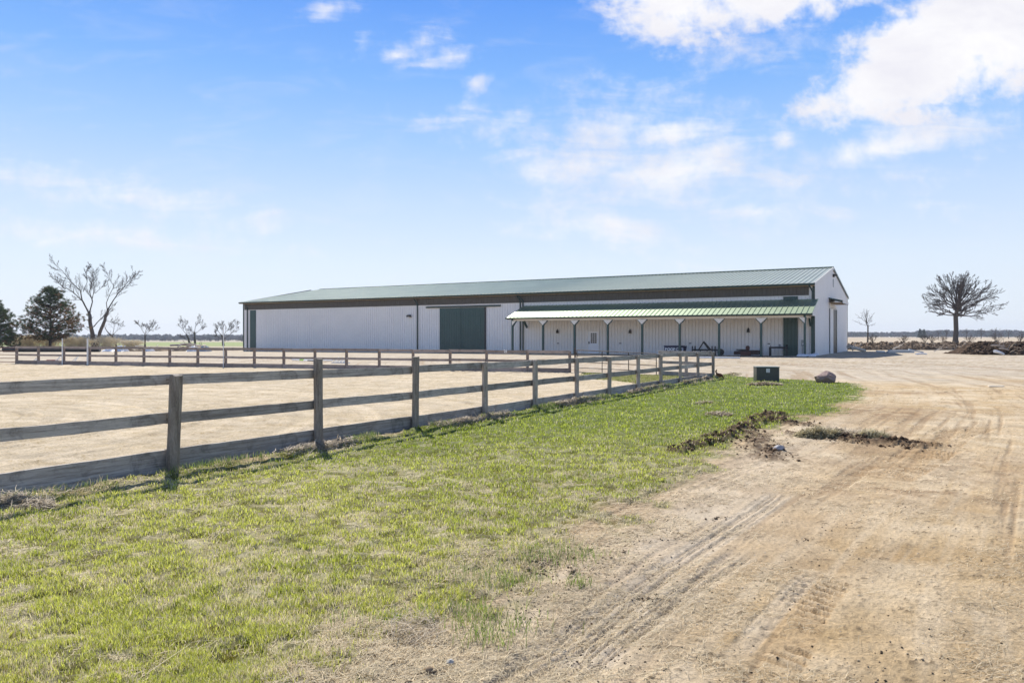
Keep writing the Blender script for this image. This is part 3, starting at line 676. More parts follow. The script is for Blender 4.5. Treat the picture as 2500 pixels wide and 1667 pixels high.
# big sliding door
x0, x1 = bx(1074, -.08), bx(1183, -.08); xm = bx(1125, -.08)
sd_ = empty('sliding_door', (0, 0, 0), parent=barn)
def leaf(a, b):
    m = ribbed(a+.06, b-.02, -.25, lambda x: 4.60, -.10, 0, .305, 1, .016); m.box((a, -.125, -.25), (a+.07, -.06, 4.62)); m.box((b-.05, -.125, -.25), (b, -.06, 4.62)); m.box((a+.07, -.12, -.25), (b-.05, -.098, -.12)); return m
leaf(x0, xm-.01).build('door_leaf', GREEN, sd_); leaf(xm+.01, x1).build('door_leaf', GREEN, sd_)
MB().box((x1+.002, -.14, -.25), (x1+.14, -.01, 4.60)).build('door_jamb', BLACK, sd_)
xt0, xt1 = bx(1040, -.1), bx(1222, -.1)
MB().prism([(-.16, 4.66), (-.16, 4.78), (-.02, 4.84), (-.02, 4.66)], 0, xt0, xt1).build('door_track', DGREEN, sd_, bevel=.005)
# tall green panel behind the porch
xa, xb = bx(1914, -.07), bx(1946, -.07)
m = ribbed(xa, xb, -.3, lambda x: zb0-.06, -.07, 0, .305, 1, .016); m.box((xa-.05, -.1, -.3), (xa, -.01, zb0-.06)); m.box((xb, -.1, -.3), (xb+.05, -.01, zb0-.06)); m.build('side_door', GREEN, barn)
# flood lamp on the wall
def flood(x, z, parent, ax=0):
    m = MB(); m.box((x-.20, -.09, z-.12), (x+.20, -.006, z+.14)); m.prism([(-.09, z+.14), (-.34, z+.06), (-.30, z-.13), (-.09, z-.12)], 0, x-.24, x+.24)
    o = m.build('wall_lamp', BLACK, parent, bevel=.01); MB().box((x-.19, -.315, z-.10), (x+.19, -.30, z+.03)).build('lens', mat('lamp_lens', (.5, .5, .5), .2), o)
flood(bx(1000.5), bz(1000.5, 771.5), barn)
# ---- porch
pr = empty('porch', (0, 0, 0), parent=barn)
PX = (1251.4, 1326, 1403, 1484, 1568, 1659.6, 1755.7, 1858.4, 1965); DP = -3.05; RO = -3.42
ptx = [bx(p, DP) for p in PX]
xl, xr_ = bx(1278.6, 0)-.0, .30
ZU, ZL = 4.66, 3.40
seam_roof(xl, xr_, RO, ZL, xl, xr_, -.03, ZU, .41, .045, .04).build('porch_roof', PORCHM, pr)
MB().prism([(RO, ZL-.14), (RO, ZL+.0), (RO-.16, ZL+.0), (RO-.16, ZL-.08), (RO-.10, ZL-.14)], 0, xl-.05, xr_+.03).build('porch_gutter', DGREEN, pr)
ceil = MB(); ceil.add([(xl+.1, RO+.02, ZL-.06), (xr_-.06, RO+.02, ZL-.06), (xr_-.06, -.03, ZL-.02), (xl+.1, -.03, ZL-.02)], [(0, 1, 2, 3)]); ceil.build('porch_ceiling', SOFF, pr)
for x in (xl+.02, xr_-.05):
    MB().prism([(RO+.02, ZL-.18), (-.04, ZL-.18), (-.04, ZU-.06), (RO+.02, ZL-.05)], 0, x, x+.04).build('porch_gable', CREAM, pr)
zH = ZL-.30
MB().box((ptx[0]-.1, DP-.02, zH), (ptx[-1]+.1, DP+.06, ZL-.07)).build('header_board', CREAM, pr)
MB().box((ptx[-1]-.02, DP+.06, zH), (ptx[-1]+.06, -.03, ZL-.19)).build('header_board', CREAM, pr)
MB().box((ptx[0]-.06, DP+.06, zH), (ptx[0]+.02, -.03, ZL-.19)).build('header_board', CREAM, pr)
for i, x in enumerate(ptx):
    gzr = hz1(*bw(x, DP, 0)[:2])-BZ
    p_ = MB().box((x-.085, DP-.10, gzr-.3), (x+.085, DP+.09, zH+.02 if 0 < i < 8 else ZL-.10)).build('porch_post', GREEN, pr, bevel=.008)
    B_ = .44; m = MB(); br = MB()
    for s in (-1, 1):
        if (i == 0 and s < 0) or (i == 8 and s > 0): continue
        m.prism([(x+s*.0, zH), (x+s*B_, zH), (x+s*.0, zH-B_)], 1, DP-.125, DP-.104)
        br.beam((x+s*(B_+.02), DP-.0, zH-.02), (x+s*.05, DP-.0, zH-B_-.02), .05, .16, (0, 1, 0))
    m.build('gusset', CREAM, p_); br.build('knee_brace', GREEN, p_)
# side braces from end posts and wall posts
for x in (ptx[0], ptx[-1]):
    MB().beam((x, DP+.1, zH-.5), (x, DP+.6, zH-.02), .12, .14).build('side_brace', GREEN, pr); MB().beam((x, -.15, zH-.6), (x, -.75, zH-.02), .12, .2).build('side_brace', GREEN, pr)
MB().box((bx(1983.5, -.2)-.10, -.24, -.3), (bx(1983.5, -.2)+.09, -.05, ZL-.2)).build('wall_post', GREEN, pr)
pad = MB(); pad.box((xl+.3, DP-.25, -.65), (xr_-.1, -.03, -.03)); pad.build('porch_slab', CONC, pr)
# entry door
dx0, dx1 = bx(1436.5), bx(1461.5); dz0 = -.02; dz1 = dz0+2.10
ed = empty('entry_door', (0, 0, 0), parent=barn)
fr = MB(); fr.box((dx0-.09, -.05, dz0), (dx0, -.004, dz1+.09)); fr.box((dx1, -.05, dz0), (dx1+.09, -.004, dz1+.09)); fr.box((dx0, -.05, dz1), (dx1, -.004, dz1+.09)); fr.build('door_frame', CREAM, ed)
DW = mat('white_door', (.82, .83, .86), .4, .01, 2)
MB().box((dx0+.002, -.035, dz0), (dx1-.002, -.006, dz1-.002)).build('door_panel', DW, ed)
wx0, wx1 = dx0+.25, dx1-.17; wz0, wz1 = dz0+.98, dz1-.14
MB().box((wx0, -.042, wz0), (wx1, -.036, wz1)).build('window', GLASS, ed)
mu = MB()
for k in range(4): xx = wx0+(wx1-wx0)*k/3; mu.box((xx-.014, -.056, wz0), (xx+.014, -.0425, wz1))
for k in range(6): zz = wz0+(wz1-wz0)*k/5; mu.box((wx0, -.053, zz-.012), (wx1, -.0428, zz+.012))
mu.build('muntin', DW, ed)
MB().box((dx0+.05, -.10, dz0+.93), (dx0+.13, -.036, dz0+1.16)).build('door_handle', BLACK, ed, bevel=.01)
# lanterns, outlets
for px, py in ((1361, 808.6), (1538.4, 808.6), (1826.8, 806)):
    x, z = bx(px, -.1), bz(px, py, -.1)
    lt = empty('lantern', (x, -.03, z), parent=barn)
    MB().box((-.13, 0, -.24), (.13, .026, -.12)).build('back_plate', CREAM, lt)
    m = MB()
    m.prism([(-.10, -.16), (.10, -.16), (.075, .05), (-.075, .05)], 1, -.20, -.19); m.prism([(-.10, -.16), (.10, -.16), (.075, .05), (-.075, .05)], 1, -.03, -.02)
    for s in (-1, 1): m.beam((s*.09, -.2, -.16), (s*.07, -.2, .05), .02, .02); m.beam((s*.09, -.02, -.16), (s*.07, -.02, .05), .02, .02)
    m.box((-.11, -.22, -.19), (.11, -.0, -.16)); m.tube([(0, -.11, .05), (0, -.11, .12), (0, -.11, .17), (0, -.11, .24)], [.13, .07, .035, .02], 8); m.beam((0, -.11, .12), (0, .02, .12), .03, .03)
    m.build('lantern_body', BLACK, lt); MB().box((-.065, -.17, -.155), (.065, -.05, .045)).build('lantern_glass', mat('amber_glass', (.20, .13, .08), .1, .1), lt)
for px, py in ((1362, 838), (1514, 838), (1684.7, 838), (1877, 839)):
    x, z = bx(px, -.05), bz(px, py, -.05); m = MB(); m.box((x-.10, -.05, z-.035), (x+.10, -.004, z+.035)); m.box((x-.06, -.09, z-.02), (x+.07, -.05, z+.03)); m.build('hose_bib', BLACK, barn)
x, z = bx(1960, -.1), bz(1960, 838, -.1)
mt = MB(); mt.box((x-.12, -.13, z-.22), (x+.10, -.004, z+.28)); mt.tube([(x-.02, -.06, z-.22), (x-.02, -.06, -.2)], .03, 6); mt.build('meter_box', DIRTY, barn, bevel=.01)
MB().tube([(x+.02, -.16, z-.05), (x+.02, -.125, z-.05)], .06, 10).build('meter_dial', CREAM, barn)
# gable end: lamp, vent, awning, door
lx = gy(2036, .1); lz = gz(2036, 673, .1); m = MB(); m.box((.004, lx-.15, lz-.15), (.16, lx+.12, lz+.15)); m.beam((.1, lx, lz+.04), (.38, lx+.05, lz+.02), .2, .14); m.build('wall_lamp', BLACK, barn, bevel=.01)
vx, vz = gy(2034), gz(2034, 691); MB().tube([(.003, vx, vz), (.05, vx, vz)], .01, 4).build('vent_pin', BLACK, barn)
m = MB(); pts = [(vx+.22*math.cos(t*math.pi/8), vz+.42*math.sin(t*math.pi/8)) for t in range(16)]; m.prism(pts, 0, .004, .04); m.build('gable_vent', DIRTY, barn)
AO = 1.15; ya0, ya1 = gy(2023, 0), gy(2070, AO)
aw = empty('awning', (0, 0, 0), parent=barn); za = 4.80
MB().prism([(.01, za+.40), (AO, za+.12), (AO, za+.0), (.01, za+.28)], 1, ya0, ya1).build('awning_roof', GREEN, aw)
MB().prism([(AO+.002, za+.12), (AO+.03, za+.12), (AO+.03, za-.16), (AO+.002, za-.16)], 1, ya0-.01, ya1).build('awning_fascia', DGREEN, aw)
MB().box((AO+.032, ya0+.01, za-.12), (AO+.05, ya1+.02, za+.10)).build('awning_fascia', CREAM, aw)
MB().box((.10, ya0+.02, za-.12), (AO-.01, ya1-.02, za-.06)).build('awning_soffit', WOODIN, aw)
yd0, yd1 = gy(2026, .05), gy(2041.5, .05); ym = gy(2034.5, .05); zt = gz(2033, 755, .05)
sd2 = empty('gable_door', (0, 0, 0), parent=barn)
MB().box((.004, yd0-.12, zt+.10), (.09, yd1+.5, zt+.36)).build('door_track', CREAM, sd2)
m = ribbed(yd0+.1, ym, -.2, lambda y: zt, .06, 1, .305, -1, .015); m.build('door_leaf', WHITE, sd2)
MB().box((.03, yd0, -.2), (.075, yd0+.1, zt+.02)).build('door_frame', GREEN, sd2)
MB().box((.004, ym+.001, -.25), (.05, yd1, zt)).build('door_opening', BLACK, sd2)  # black slab on the wall stands in for the shade inside the doorway
MB().box((.03, yd1+.002, -.2), (.085, yd1+.5, zt+.02)).build('door_frame', DGREEN, sd2)
# ---------------------------------------------------------------- timber fences
def wood(name, c1, c2, grain):
    return mat(name, c1, .85, 0, 1.6, bump=.006, bscale=6, spec=.2, stretch=grain, col2=c2)
WPOST = wood('weathered_post', (.50, .445, .385), (.18, .15, .12), (14, 14, 1.3))
def rail_mat(name, c1, c2, mult=1.0):
    return wood(name, c1, c2, (1.0, 16, 22))
WRAIL = rail_mat('weathered_board', (.56, .52, .475), (.23, .20, .175))
WRAIL2 = rail_mat('brown_weathered_board', (.44, .37, .33), (.25, .20, .17))
WPOST2 = wood('brown_post', (.33, .27, .23), (.16, .12, .10), (12, 12, 2))
def post_mesh(h, w, seed, round_=True, lean=(0, 0), depth=.35):
    rr = random.Random(seed); m = MB(); n = 12 if round_ else 4; lv = 9; b = 0
    ph = [rr.uniform(0, 6.3) for _ in range(6)]
    for i in range(lv):
        t = i/(lv-1); z = -depth+(h+depth)*t; r = w/2*(1.03-.06*t)*(1+.03*math.sin(t*9+ph[0]))
        for j in range(n):
            a = 2*math.pi*(j+.5)/n; rj = r*(1+.05*math.sin(3*a+ph[1])+.03*math.sin(5*a+ph[2]+t*2)) if round_ else r*1.35
            zz = z+(rr.uniform(-.012, .012) if i == lv-1 else 0)
            m.v.append((rj*math.cos(a)+lean[0]*max(0, t), rj*math.sin(a)+lean[1]*max(0, t), zz))
    for i in range(lv-1):
        for j in range(n): m.f.append((i*n+j, i*n+(j+1) % n, (i+1)*n+(j+1) % n, (i+1)*n+j))
    m.v.append((lean[0], lean[1], h+.004)); c = len(m.v)-1
    for j in range(n): m.f.append(((lv-1)*n+j, (lv-1)*n+(j+1) % n, c))
    return m
def rail_obj(name, a, b, za, zb, ht, th, mt, parent, side, off, seed, lift=0):
    """board from post a to post b on the given side; object x runs along the grain"""
    rr = random.Random(seed); a = Vector((a[0], a[1], 0)); b = Vector((b[0], b[1], 0)); d = b-a; L = d.length; d.normalize(); n = Vector((d.y, -d.x, 0))*side
    p = a+n*off; ang = math.atan2(d.y, d.x); slope = (zb-za)/L; m = MB(); k = 10; sag = rr.uniform(-.006, .012); wv = [rr.uniform(-.004, .004) for _ in range(k+1)]; wv2 = [rr.uniform(-.004, .004) for _ in range(k+1)]
    for i in range(k+1):
        x = -.02+(L+.04)*i/k; sg = -sag*4*(i/k)*(1-i/k)
        for (yy, zz) in ((-th/2, -ht+wv2[i]), (th/2, -ht+wv2[i]), (th/2, wv[i]), (-th/2, wv[i])): m.v.append((x, yy, zz+slope*x+sg))
    for i in range(k):
        for j in range(4): m.f.append((i*4+j, i*4+(j+1) % 4, i*4+4+(j+1) % 4, i*4+4+j))
    m.f += [(0, 1, 2, 3), (k*4+3, k*4+2, k*4+1, k*4)]
    o = m.build(name, mt, parent); o.location = (p.x-parent.location.x, p.y-parent.location.y, za-parent.location.z+lift+rr.uniform(-.012, .012)); o.rotation_euler = (0, 0, ang); return o
fn = empty('board_fence', (NEAR[0][0], NEAR[0][1], 0), label='long weathered grey three board fence running from the left foreground beside the lawn', cat='fence')
tops = [1.5, 1.5, 1.47, 1.435, 1.60, 1.57, 1.37, 1.345, 1.335, 1.31, 1.30, 1.28, 1.27, 1.25, 1.235]
wids = [.18, .18, .17, .185, .165, .15, .145, .15, .14, .14, .14, .14, .13, .135, .15]
leans = {3: (.07, 0), 4: (-.015, 0), 5: (.02, 0), 9: (.02, 0)}
def interp(x, xs, ys): return float(np.interp(x, xs, ys))
for i, p in enumerate(NEAR):
    z0 = hz1(*p); o = post_mesh(tops[i], wids[i], 100+i, True, leans.get(i, (0, 0))).build('post', WPOST, fn, smooth=False)
    o.location = (p[0]-fn.location.x, p[1]-fn.location.y, z0); o.rotation_euler = (0, 0, i*.7)
    if i in leans: o.rotation_euler = (0, 0, 0)
ys_ = [NEAR[0][1], 10.9, 13.5, 16, 21, 36.3]
for i in range(len(NEAR)-1):
    a, b = NEAR[i], NEAR[i+1]
    for (nm, zs, ht, th) in (('rail', (1.46, 1.45, 1.407, 1.36, 1.345, 1.29), .155, .04), ('rail', (.89, .88, .845, .81, .79, .745), .16, .04), ('rail', (.34, .33, .30, .28, .265, .22), .34, .045)):
        za, zb = interp(a[1], ys_, zs), interp(b[1], ys_, zs)
        rail_obj('rail', a, b, za, zb, ht, th, WRAIL, fn, -1, (wids[i]+wids[i+1])/4+.035, i*7+int(zs[0]*10))
ff = empty('board_fence', (FAR[0][0], FAR[0][1], 0), label='far brownish three board fence across the back of the sand arena before the barn', cat='fence')
for i, p in enumerate(FAR):
    z0 = hz1(*p); o = post_mesh(1.24+.02*math.sin(i*3) if i < 18 else 1.20, .14, 200+i, False).build('post', WPOST2, ff); o.location = (p[0]-ff.location.x, p[1]-ff.location.y, z0)
    o.rotation_euler = (0, 0, math.atan2(BD[1], BD[0]))
for i in range(len(FAR)-1):
    a, b = FAR[i], FAR[i+1]
    for q, (z0, z1, ht) in enumerate(((1.31, 1.235, .16), (.74, .70, .14), (.26, .25, .30))):
        f = lambda k: z0+(z1-z0)*k/18
        rail_obj('rail', a, b, f(i), f(i+1), ht, .04, WRAIL2, ff, 1, .10, 500+i*3+q)
# letter plaque on the far fence
pc = on_line(B0, BD, 1236)+np.array([BD[1], -BD[0]])*.13
sg = MB().box((-.085, -.012, -.085), (.085, .0, .085)).build('letter_sign', mat('sign_white', (.85, .85, .85), .5), None, bevel=.004)
sg.location = (pc[0], pc[1], 1.17); sg.rotation_euler = (0, 0, math.atan2(BD[1], BD[0])); tag(sg, 'small white square plaque with black letter C on the far fence top rail', 'sign')
def text_obj(s, size, mt, parent, loc, rot=(R(90), 0, 0), ext=.002, name='lettering', bold=0):
    c = bpy.data.curves.new(name, 'FONT'); c.body = s; c.size = size; c.extrude = ext; c.align_x = 'CENTER'; c.align_y = 'CENTER'; c.offset = bold
    o = bpy.data.objects.new(name, c); COL.objects.link(o)
    dg = bpy.context.evaluated_depsgraph_get(); me = bpy.data.meshes.new_from_object(o.evaluated_get(dg)); bpy.data.objects.remove(o)
    q = bpy.data.objects.new(name, me); COL.objects.link(q); me.materials.clear(); me.materials.append(mt); q.parent = parent; q.location = loc; q.rotation_euler = rot; return q
INK = mat('ink', (.02, .02, .02), .6)
text_obj('C', .16, INK, sg, (0, -.015, .0), bold=.006)
# short fence right of the gate
fs = empty('board_fence', (float(GB[0]), float(GB[1]), 0), label='short weathered board fence section between the metal gate and the corner post', cat='fence')
o = post_mesh(1.30, .16, 301, False).build('post', WPOST, fs); o.location = (0, 0, 0)
o = post_mesh(1.22, .15, 302, False).build('post', WPOST, fs); mid = (GB+NEAR[-1])/2
o.location = (mid[0]-GB[0], mid[1]-GB[1], 0)
for q, (z0, z1, ht) in enumerate(((1.31, 1.28, .16), (.78, .73, .14), (.27, .22, .30))):
    rail_obj('rail', GB, NEAR[-1], z0, z1, ht, .04, WRAIL, fs, 1, .11, 600+q)
# tube gates
RUST = mat('brown_tube', (.055, .032, .022), .5, .4, 8, spec=.5); RUST2 = mat('rusty_tube', (.16, .055, .03), .6, .4, 8)
def gate(a, b, zs_a, zs_b, mt, label, nver, r=.024):
    a = Vector((a[0], a[1], 0)); b = Vector((b[0], b[1], 0)); g = empty('tube_gate', tuple(a), label=label, cat='gate'); d = b-a
    fr = MB(); br = MB()
    for z in (0, -1): fr.tube([(0, 0, zs_a[z]), (d.x, d.y, zs_b[z])], r, 8)
    fr.tube([(0, 0, zs_a[-1]), (0, 0, zs_a[0])], r, 8); fr.tube([(d.x, d.y, zs_b[-1]), (d.x, d.y, zs_b[0])], r, 8); fr.build('gate_frame', mt, g, smooth=False)
    for k in range(1, len(zs_a)-1): MB().tube([(0, 0, zs_a[k]), (d.x, d.y, zs_b[k])], r*.85, 8).build('crossbar', mt, g)
    for k in range(1, nver+1):
        t = k/(nver+1); q = d*t; MB().beam((q.x, q.y, zs_a[-1]*(1-t)+zs_b[-1]*t), (q.x, q.y, zs_a[0]*(1-t)+zs_b[0]*t), .04, .02, (0, 1, 0)).build('upright', mt, g)
    return g
dirg = (GB-GA)/np.linalg.norm(GB-GA)
g1 = gate(GA+dirg*.12, GB-dirg*.22, (1.27, .94, .62, .30, .06), (1.13, .84, .52, .22, -.02+.02), RUST, 'long dark brown metal tube gate closing the arena at the centre', 2)
gp = MB().tube([(0, 0, -.3), (0, 0, 1.38)], .045, 10); gp.tube([(0, 0, .35), (.1, -.06, .35)], .02, 6); gp.tube([(0, 0, 1.1), (.1, -.06, 1.1)], .02, 6)
o = gp.build('gate_post', RUST); o.location = (float(GA[0]), float(GA[1]), 0); tag(o, 'dark metal hinge post at the left end of the long tube gate', 'post')
lt_ = empty('corner_gatepost', (float(GA[0])-.40, float(GA[1])+.25, 0))
bpy.data.objects.remove(lt_)
L0 = P(33, 840, 55); 
g2 = gate((L0.x-.05, 55.3), (L0.x-5.0, 56.6), (1.18, .92, .66, .40, .12), (1.18, .92, .66, .40, .12), RUST2, 'rusty brown metal tube gate at the far left edge of the arena', 2)
# tall white poles standing at the far fence
PW = mat('white_pole_paint', (.78, .78, .76), .5, .05, 4)
for px, top, r, lab in ((157, 826, .045, 'white pole fixed at the far fence in front of the round pine'), (218.5, 827, .06, 'thicker white pole at the far fence in front of the tall twin trunk tree'), (549.5, 799, .03, 'thin tall white pole at the far fence just left of the barn')):
    c = on_line(B0, BD, px)+np.array([BD[1], -BD[0]])*.16; h = CZ-(top-HOR)/FPX*c[1]; m = MB(); m.tube([(0, 0, -.1), (0, 0, h-.03), (0, 0, h)], [r, r*.9, r*.5], 10)
    o = m.build('marker_pole', PW, smooth=False); o.location = (c[0], c[1], 0); tag(o, lab, 'pole')
# ---------------------------------------------------------------- jump poles behind the far fence
PW2 = mat('jump_white', (.85, .85, .83), .5); 
def strip_pole(a, b, z, cols, name, label):
    a = Vector(a); b = Vector(b); o = empty(name, (a.x, a.y, z), label=label, cat='jump pole'); d = b-a; n = len(cols)
    for k, c in enumerate(cols):
        t0, t1 = k/n, (k+1)/n; MB().tube([(d.x*t0, d.y*t0, 0), (d.x*t1, d.y*t1, 0)], .05 if c != 'w' else .0502, 8).build('stripe', {'w': PW2, 'g': mat('jump_green', (.30, .55, .04), .5), 'k': mat('jump_black', (.03, .03, .035), .5), 'r': mat('jump_red', (.30, .04, .03), .5)}[c], o)
    return o
def J(px, py): x, y = G(px, py); return (x, y)
z_ = lambda p: float(hz1(*p))+.05
a, b = J(713, 881), J(772, 886); strip_pole(a, b, z_(a)+.05, 'wwgwkk', 'jump_pole', 'white jump pole with green and black bands lying beyond the arena fence')
a, b = J(722, 880), J(812, 883); strip_pole(a, b, z_(a)+.02, 'wgwwwgww', 'jump_pole', 'long white jump pole with green bands lying behind the banded one')
a, b = J(114, 881.5), J(142, 881.5); strip_pole(a, b, z_(a)+.02, 'rrr', 'jump_pole', 'dark red jump pole lying beyond the far fence at left')
def stand(px, py, lab, s=1):
    x, y = J(px, py); m = MB(); m.beam((0, 0, .0), (.45*s, 0, .42), .05, .05); m.beam((.2*s, 0, 0), (.45*s, .1, .42), .05, .05); m.box((-.1, -.04, 0), (.5, .04, .05)); o = m.build('jump_stand', PW2); o.location = (x, y, hz1(x, y)); tag(o, lab, 'jump stand', 'white jump feet lying beyond the arena fence'); return o
for k, px in enumerate((812, 822, 830, 838)): stand(px, 886, ('leftmost', 'second', 'third', 'rightmost')[k]+' of the four white jump feet lying right of the banded poles')
for k, px in enumerate((80, 133, 176)): stand(px, 883, ('leftmost white jump foot behind the far fence near the rusty gate', 'white jump foot above the dark red pole at left', 'white jump foot right of the dark red pole')[k])
# ---------------------------------------------------------------- transformer
x, y = G(1868, 934); zt_ = float(zfast(np.array([x]), np.array([y+.3]))[0])-.02
tf = empty('utility_box', (x+.16, y+.1, zt_), R(-8), 'dark green metal utility transformer box with white warning label', 'utility box')
TG = mat('utility_green', (.045, .055, .051), .42, .15, 1.5, spec=.4, coat=.1)
MB().box((-.48, 0, 0), (.48, .78, .66)).build('cabinet', TG, tf, bevel=.012)
MB().prism([(-.012, .665), (.80, .665), (.80, .70), (-.02, .70)], 0, -.50, .50).build('lid', mat('utility_lid', (.16, .19, .17), .35, .2, 2, spec=.6), tf, bevel=.008)
MB().box((.435, -.006, .0), (.445, 0, .655)).build('seam', BLACK, tf)
MB().box((.4465, -.008, .03), (.477, -.001, .64)).build('edge_strip', mat('pale_green_grey', (.22, .24, .21), .4, .2), tf)
MB().box((.482, .06, .3), (.488, .20, .62)).build('side_sheet', mat('pale_sheet', (.75, .76, .72), .4), tf)  # thin pale sheet on the right side of the cabinet
lb = MB().box((-.075, -.006, .45), (.075, -.0005, .62)).build('warning_label', mat('label_white', (.8, .8, .78), .5), tf)
m = MB(); 
for k in range(4): m.box((-.055+.01*k, -.009, .47+k*.028), (.05, -.0065, .476+k*.028))
m.prism([(-.03, .575), (.035, .60), (.03, .607), (-.035, .583)], 1, -.009, -.0065); m.build('label_print', INK, lb)
m = MB(); m.box((-.6, -.18, -.1), (.62, .9, -.01)); 
# ---------------------------------------------------------------- boulder 
def rock(px, py, w, h, d, seed, mt, label, name='boulder', cat='rock', zoff=0):
    b = bmesh.new(); bmesh.ops.create_icosphere(b, subdivisions=4, radius=1); rr = random.Random(seed)
    pl = [(Vector((rr.gauss(0, 1), rr.gauss(0, 1), rr.gauss(.2, .8))).normalized(), rr.uniform(.72, .93)) for _ in range(16)]
    from mathutils import noise as mn
    for v in b.verts:
        c = v.co.copy()
        for n_, k in pl:
            e = c.dot(n_)-k
            if e > 0: c -= n_*e
        c += v.co*(mn.noise(v.co*2.3+Vector((seed, 0, 0)))*.10+mn.noise(v.co*7)*.025)
        sk = -.32*c.z*0
        v.co = Vector((c.x*w/2*(1-.12*c.z)+.10*c.z*w/2, c.y*d/2, c.z*h*.62+h*.40))
    me = bpy.data.meshes.new(name); b.to_mesh(me); b.free(); me.materials.append(mt); o = bpy.data.objects.new(name, me); COL.objects.link(o)
    x, y = G(px, py); o.location = (x, y+d*.4, hz1(x, y)+zoff); return tag(o, label, cat)
ROCK = mat('granite', (.36, .27, .24), .85, 0, 2.2, bump=.03, bscale=5, spec=.25, col2=(.20, .14, .12))
rock(2021, 935, .98, .54, .8, 4, ROCK, 'large reddish grey granite boulder on the grass by the gravel yard', zoff=-.03)
rock(1905, 1099, .22, .09, .18, 9, mat('grey_stone', (.36, .35, .36), .8, .2, 4), 'small grey stone lying among the churned mud', 'stone', 'rock')
rock(1098, 1622, .06, .025, .05, 12, mat('pale_stone', (.42, .40, .36), .8, .1, 4), 'small pale stone in the foreground grass edge', 'stone', 'rock')
# ---------------------------------------------------------------- hen
def hen():
    x, y = G(1756, 926); z = float(zfast(np.array([x]), np.array([y]))[0]); h = empty('hen', (x, y, z), label='brown hen pecking in the grass at the corner post', cat='chicken')
    FE = mat('hen_feather', (.23, .085, .03), .8, 0, 9, bump=.008, bscale=40, col2=(.09, .03, .012))
    b = bmesh.new()
    sk = [(-.17, 0, .34, .018), (-.14, 0, .30, .034), (-.10, 0, .24, .062), (-.03, 0, .195, .088), (.05, 0, .18, .092), (.11, 0, .165, .068), (.155, 0, .13, .042), (.18, 0, .09, .030), (.195, 0, .055, .028), (.215, 0, .04, .012)]
    n = 12; rings = []
    for i, (sx, sy, sz, r) in enumerate(sk):
        a = Vector(sk[max(i-1, 0)][:3]); c = Vector(sk[min(i+1, len(sk)-1)][:3]); d = (c-a).normalized(); u = Vector((0, 1, 0)); w = d.cross(u)
        rings.append([b.verts.new(Vector((sx, sy, sz))+(u*math.cos(t*2*math.pi/n)*(.85 if i > 1 else .5)+w*math.sin(t*2*math.pi/n))*r) for t in range(n)])
    for i in range(len(rings)-1):
        for t in range(n): b.faces.new((rings[i][t], rings[i][(t+1) % n], rings[i+1][(t+1) % n], rings[i+1][t]))
    b.faces.new(rings[0]); b.faces.new(rings[-1])
    for k in range(5):      # tail feathers
        a = .5+.12*k; p = Vector((-.14, (k-2)*.008, .27+.01*k)); q = p+Vector((-.10*math.cos(a*2), (k-2)*.012, .15*math.sin(a*1.6))); w = Vector((.022, 0, .01))
        vs = [b.verts.new(v) for v in (p-w, p+w, q+w*.8, q-w*.8)]; b.faces.new(vs)
    bmesh.ops.recalc_face_normals(b, faces=b.faces); me = bpy.data.meshes.new('body'); b.to_mesh(me); b.free(); me.materials.append(FE); me.polygons.foreach_set('use_smooth', [True]*len(me.polygons))
    o = bpy.data.objects.new('body', me); COL.objects.link(o); o.parent = h
    MB().prism([(-.06, .16), (.05, .14), (.08, .20), (.0, .245), (-.1, .235)], 1, -.088, -.070).build('wing', mat('hen_wing', (.13, .045, .02), .8, .3, 12), h, bevel=.006)
    MB().prism([(.185, .07), (.205, .10), (.215, .075), (.225, .085), (.225, .055)], 1, -.006, .006).build('comb', mat('comb_red', (.5, .03, .02), .6), h)
    YL = mat('hen_leg', (.5, .35, .08), .6)
    for s, xx in ((-1, .0), (1, .045)): MB().tube([(xx, s*.035, .13), (xx+.01, s*.035, .06), (xx-.005, s*.035, .0)], .008, 6).tube([(xx-.02, s*.035, .005), (xx+.045, s*.035, .003)], .006, 4).build('leg', YL, h)
    MB().tube([(.21, 0, .042), (.235, 0, .025)], [.009, .002], 6).build('beak', YL, h)
hen()
# ---------------------------------------------------------------- things under the porch
def at_porch(px, yo, z=0): x = bx(px, yo); q = bw(x, yo, 0); return (q.x, q.y, BZ+z)
NAVY = mat('navy_paint', (.012, .017, .06), .45, .15, 3)
x0, x1 = bx(1624.4, -2.2), bx(1674, -2.2); q = bw((x0+x1)/2, -2.2, 0)
tk = empty('navy_bin', (q.x, q.y, BZ-.03), -TH, 'navy blue open bin with white lettering behind the short fence', 'bin'); hw = (x1-x0)/2
m = MB(); m.prism([(-hw+.05, 0), (hw-.12, 0), (hw, .82), (-hw, .82)], 1, -.35, -.32); m.prism([(-hw+.05, 0), (hw-.12, 0), (hw, .82), (-hw, .82)], 1, .32, .35); m.box((-hw+.05, -.32, 0), (hw-.12, .32, .05)); m.beam((-hw+.06, 0, 0), (-hw+.012, 0, .82), .64, .03, (1, 0, 0)); m.beam((hw-.13, 0, 0), (hw-.015, 0, .82), .64, .03, (1, 0, 0)); m.build('tub', NAVY, tk)
MB().box((-hw-.03, -.38, .78), (hw+.03, -.352, .86)).build('rim', NAVY, tk)
TW = mat('lettering_white', (.85, .85, .85), .5)
text_obj('ROOF', .33, TW, tk, (-hw*.42, -.353, .52), bold=.012); text_obj('C', .33, TW, tk, (.25, -.353, .52), bold=.01); text_obj('2', .33, TW, tk, (.72, -.353, .52), bold=.012)
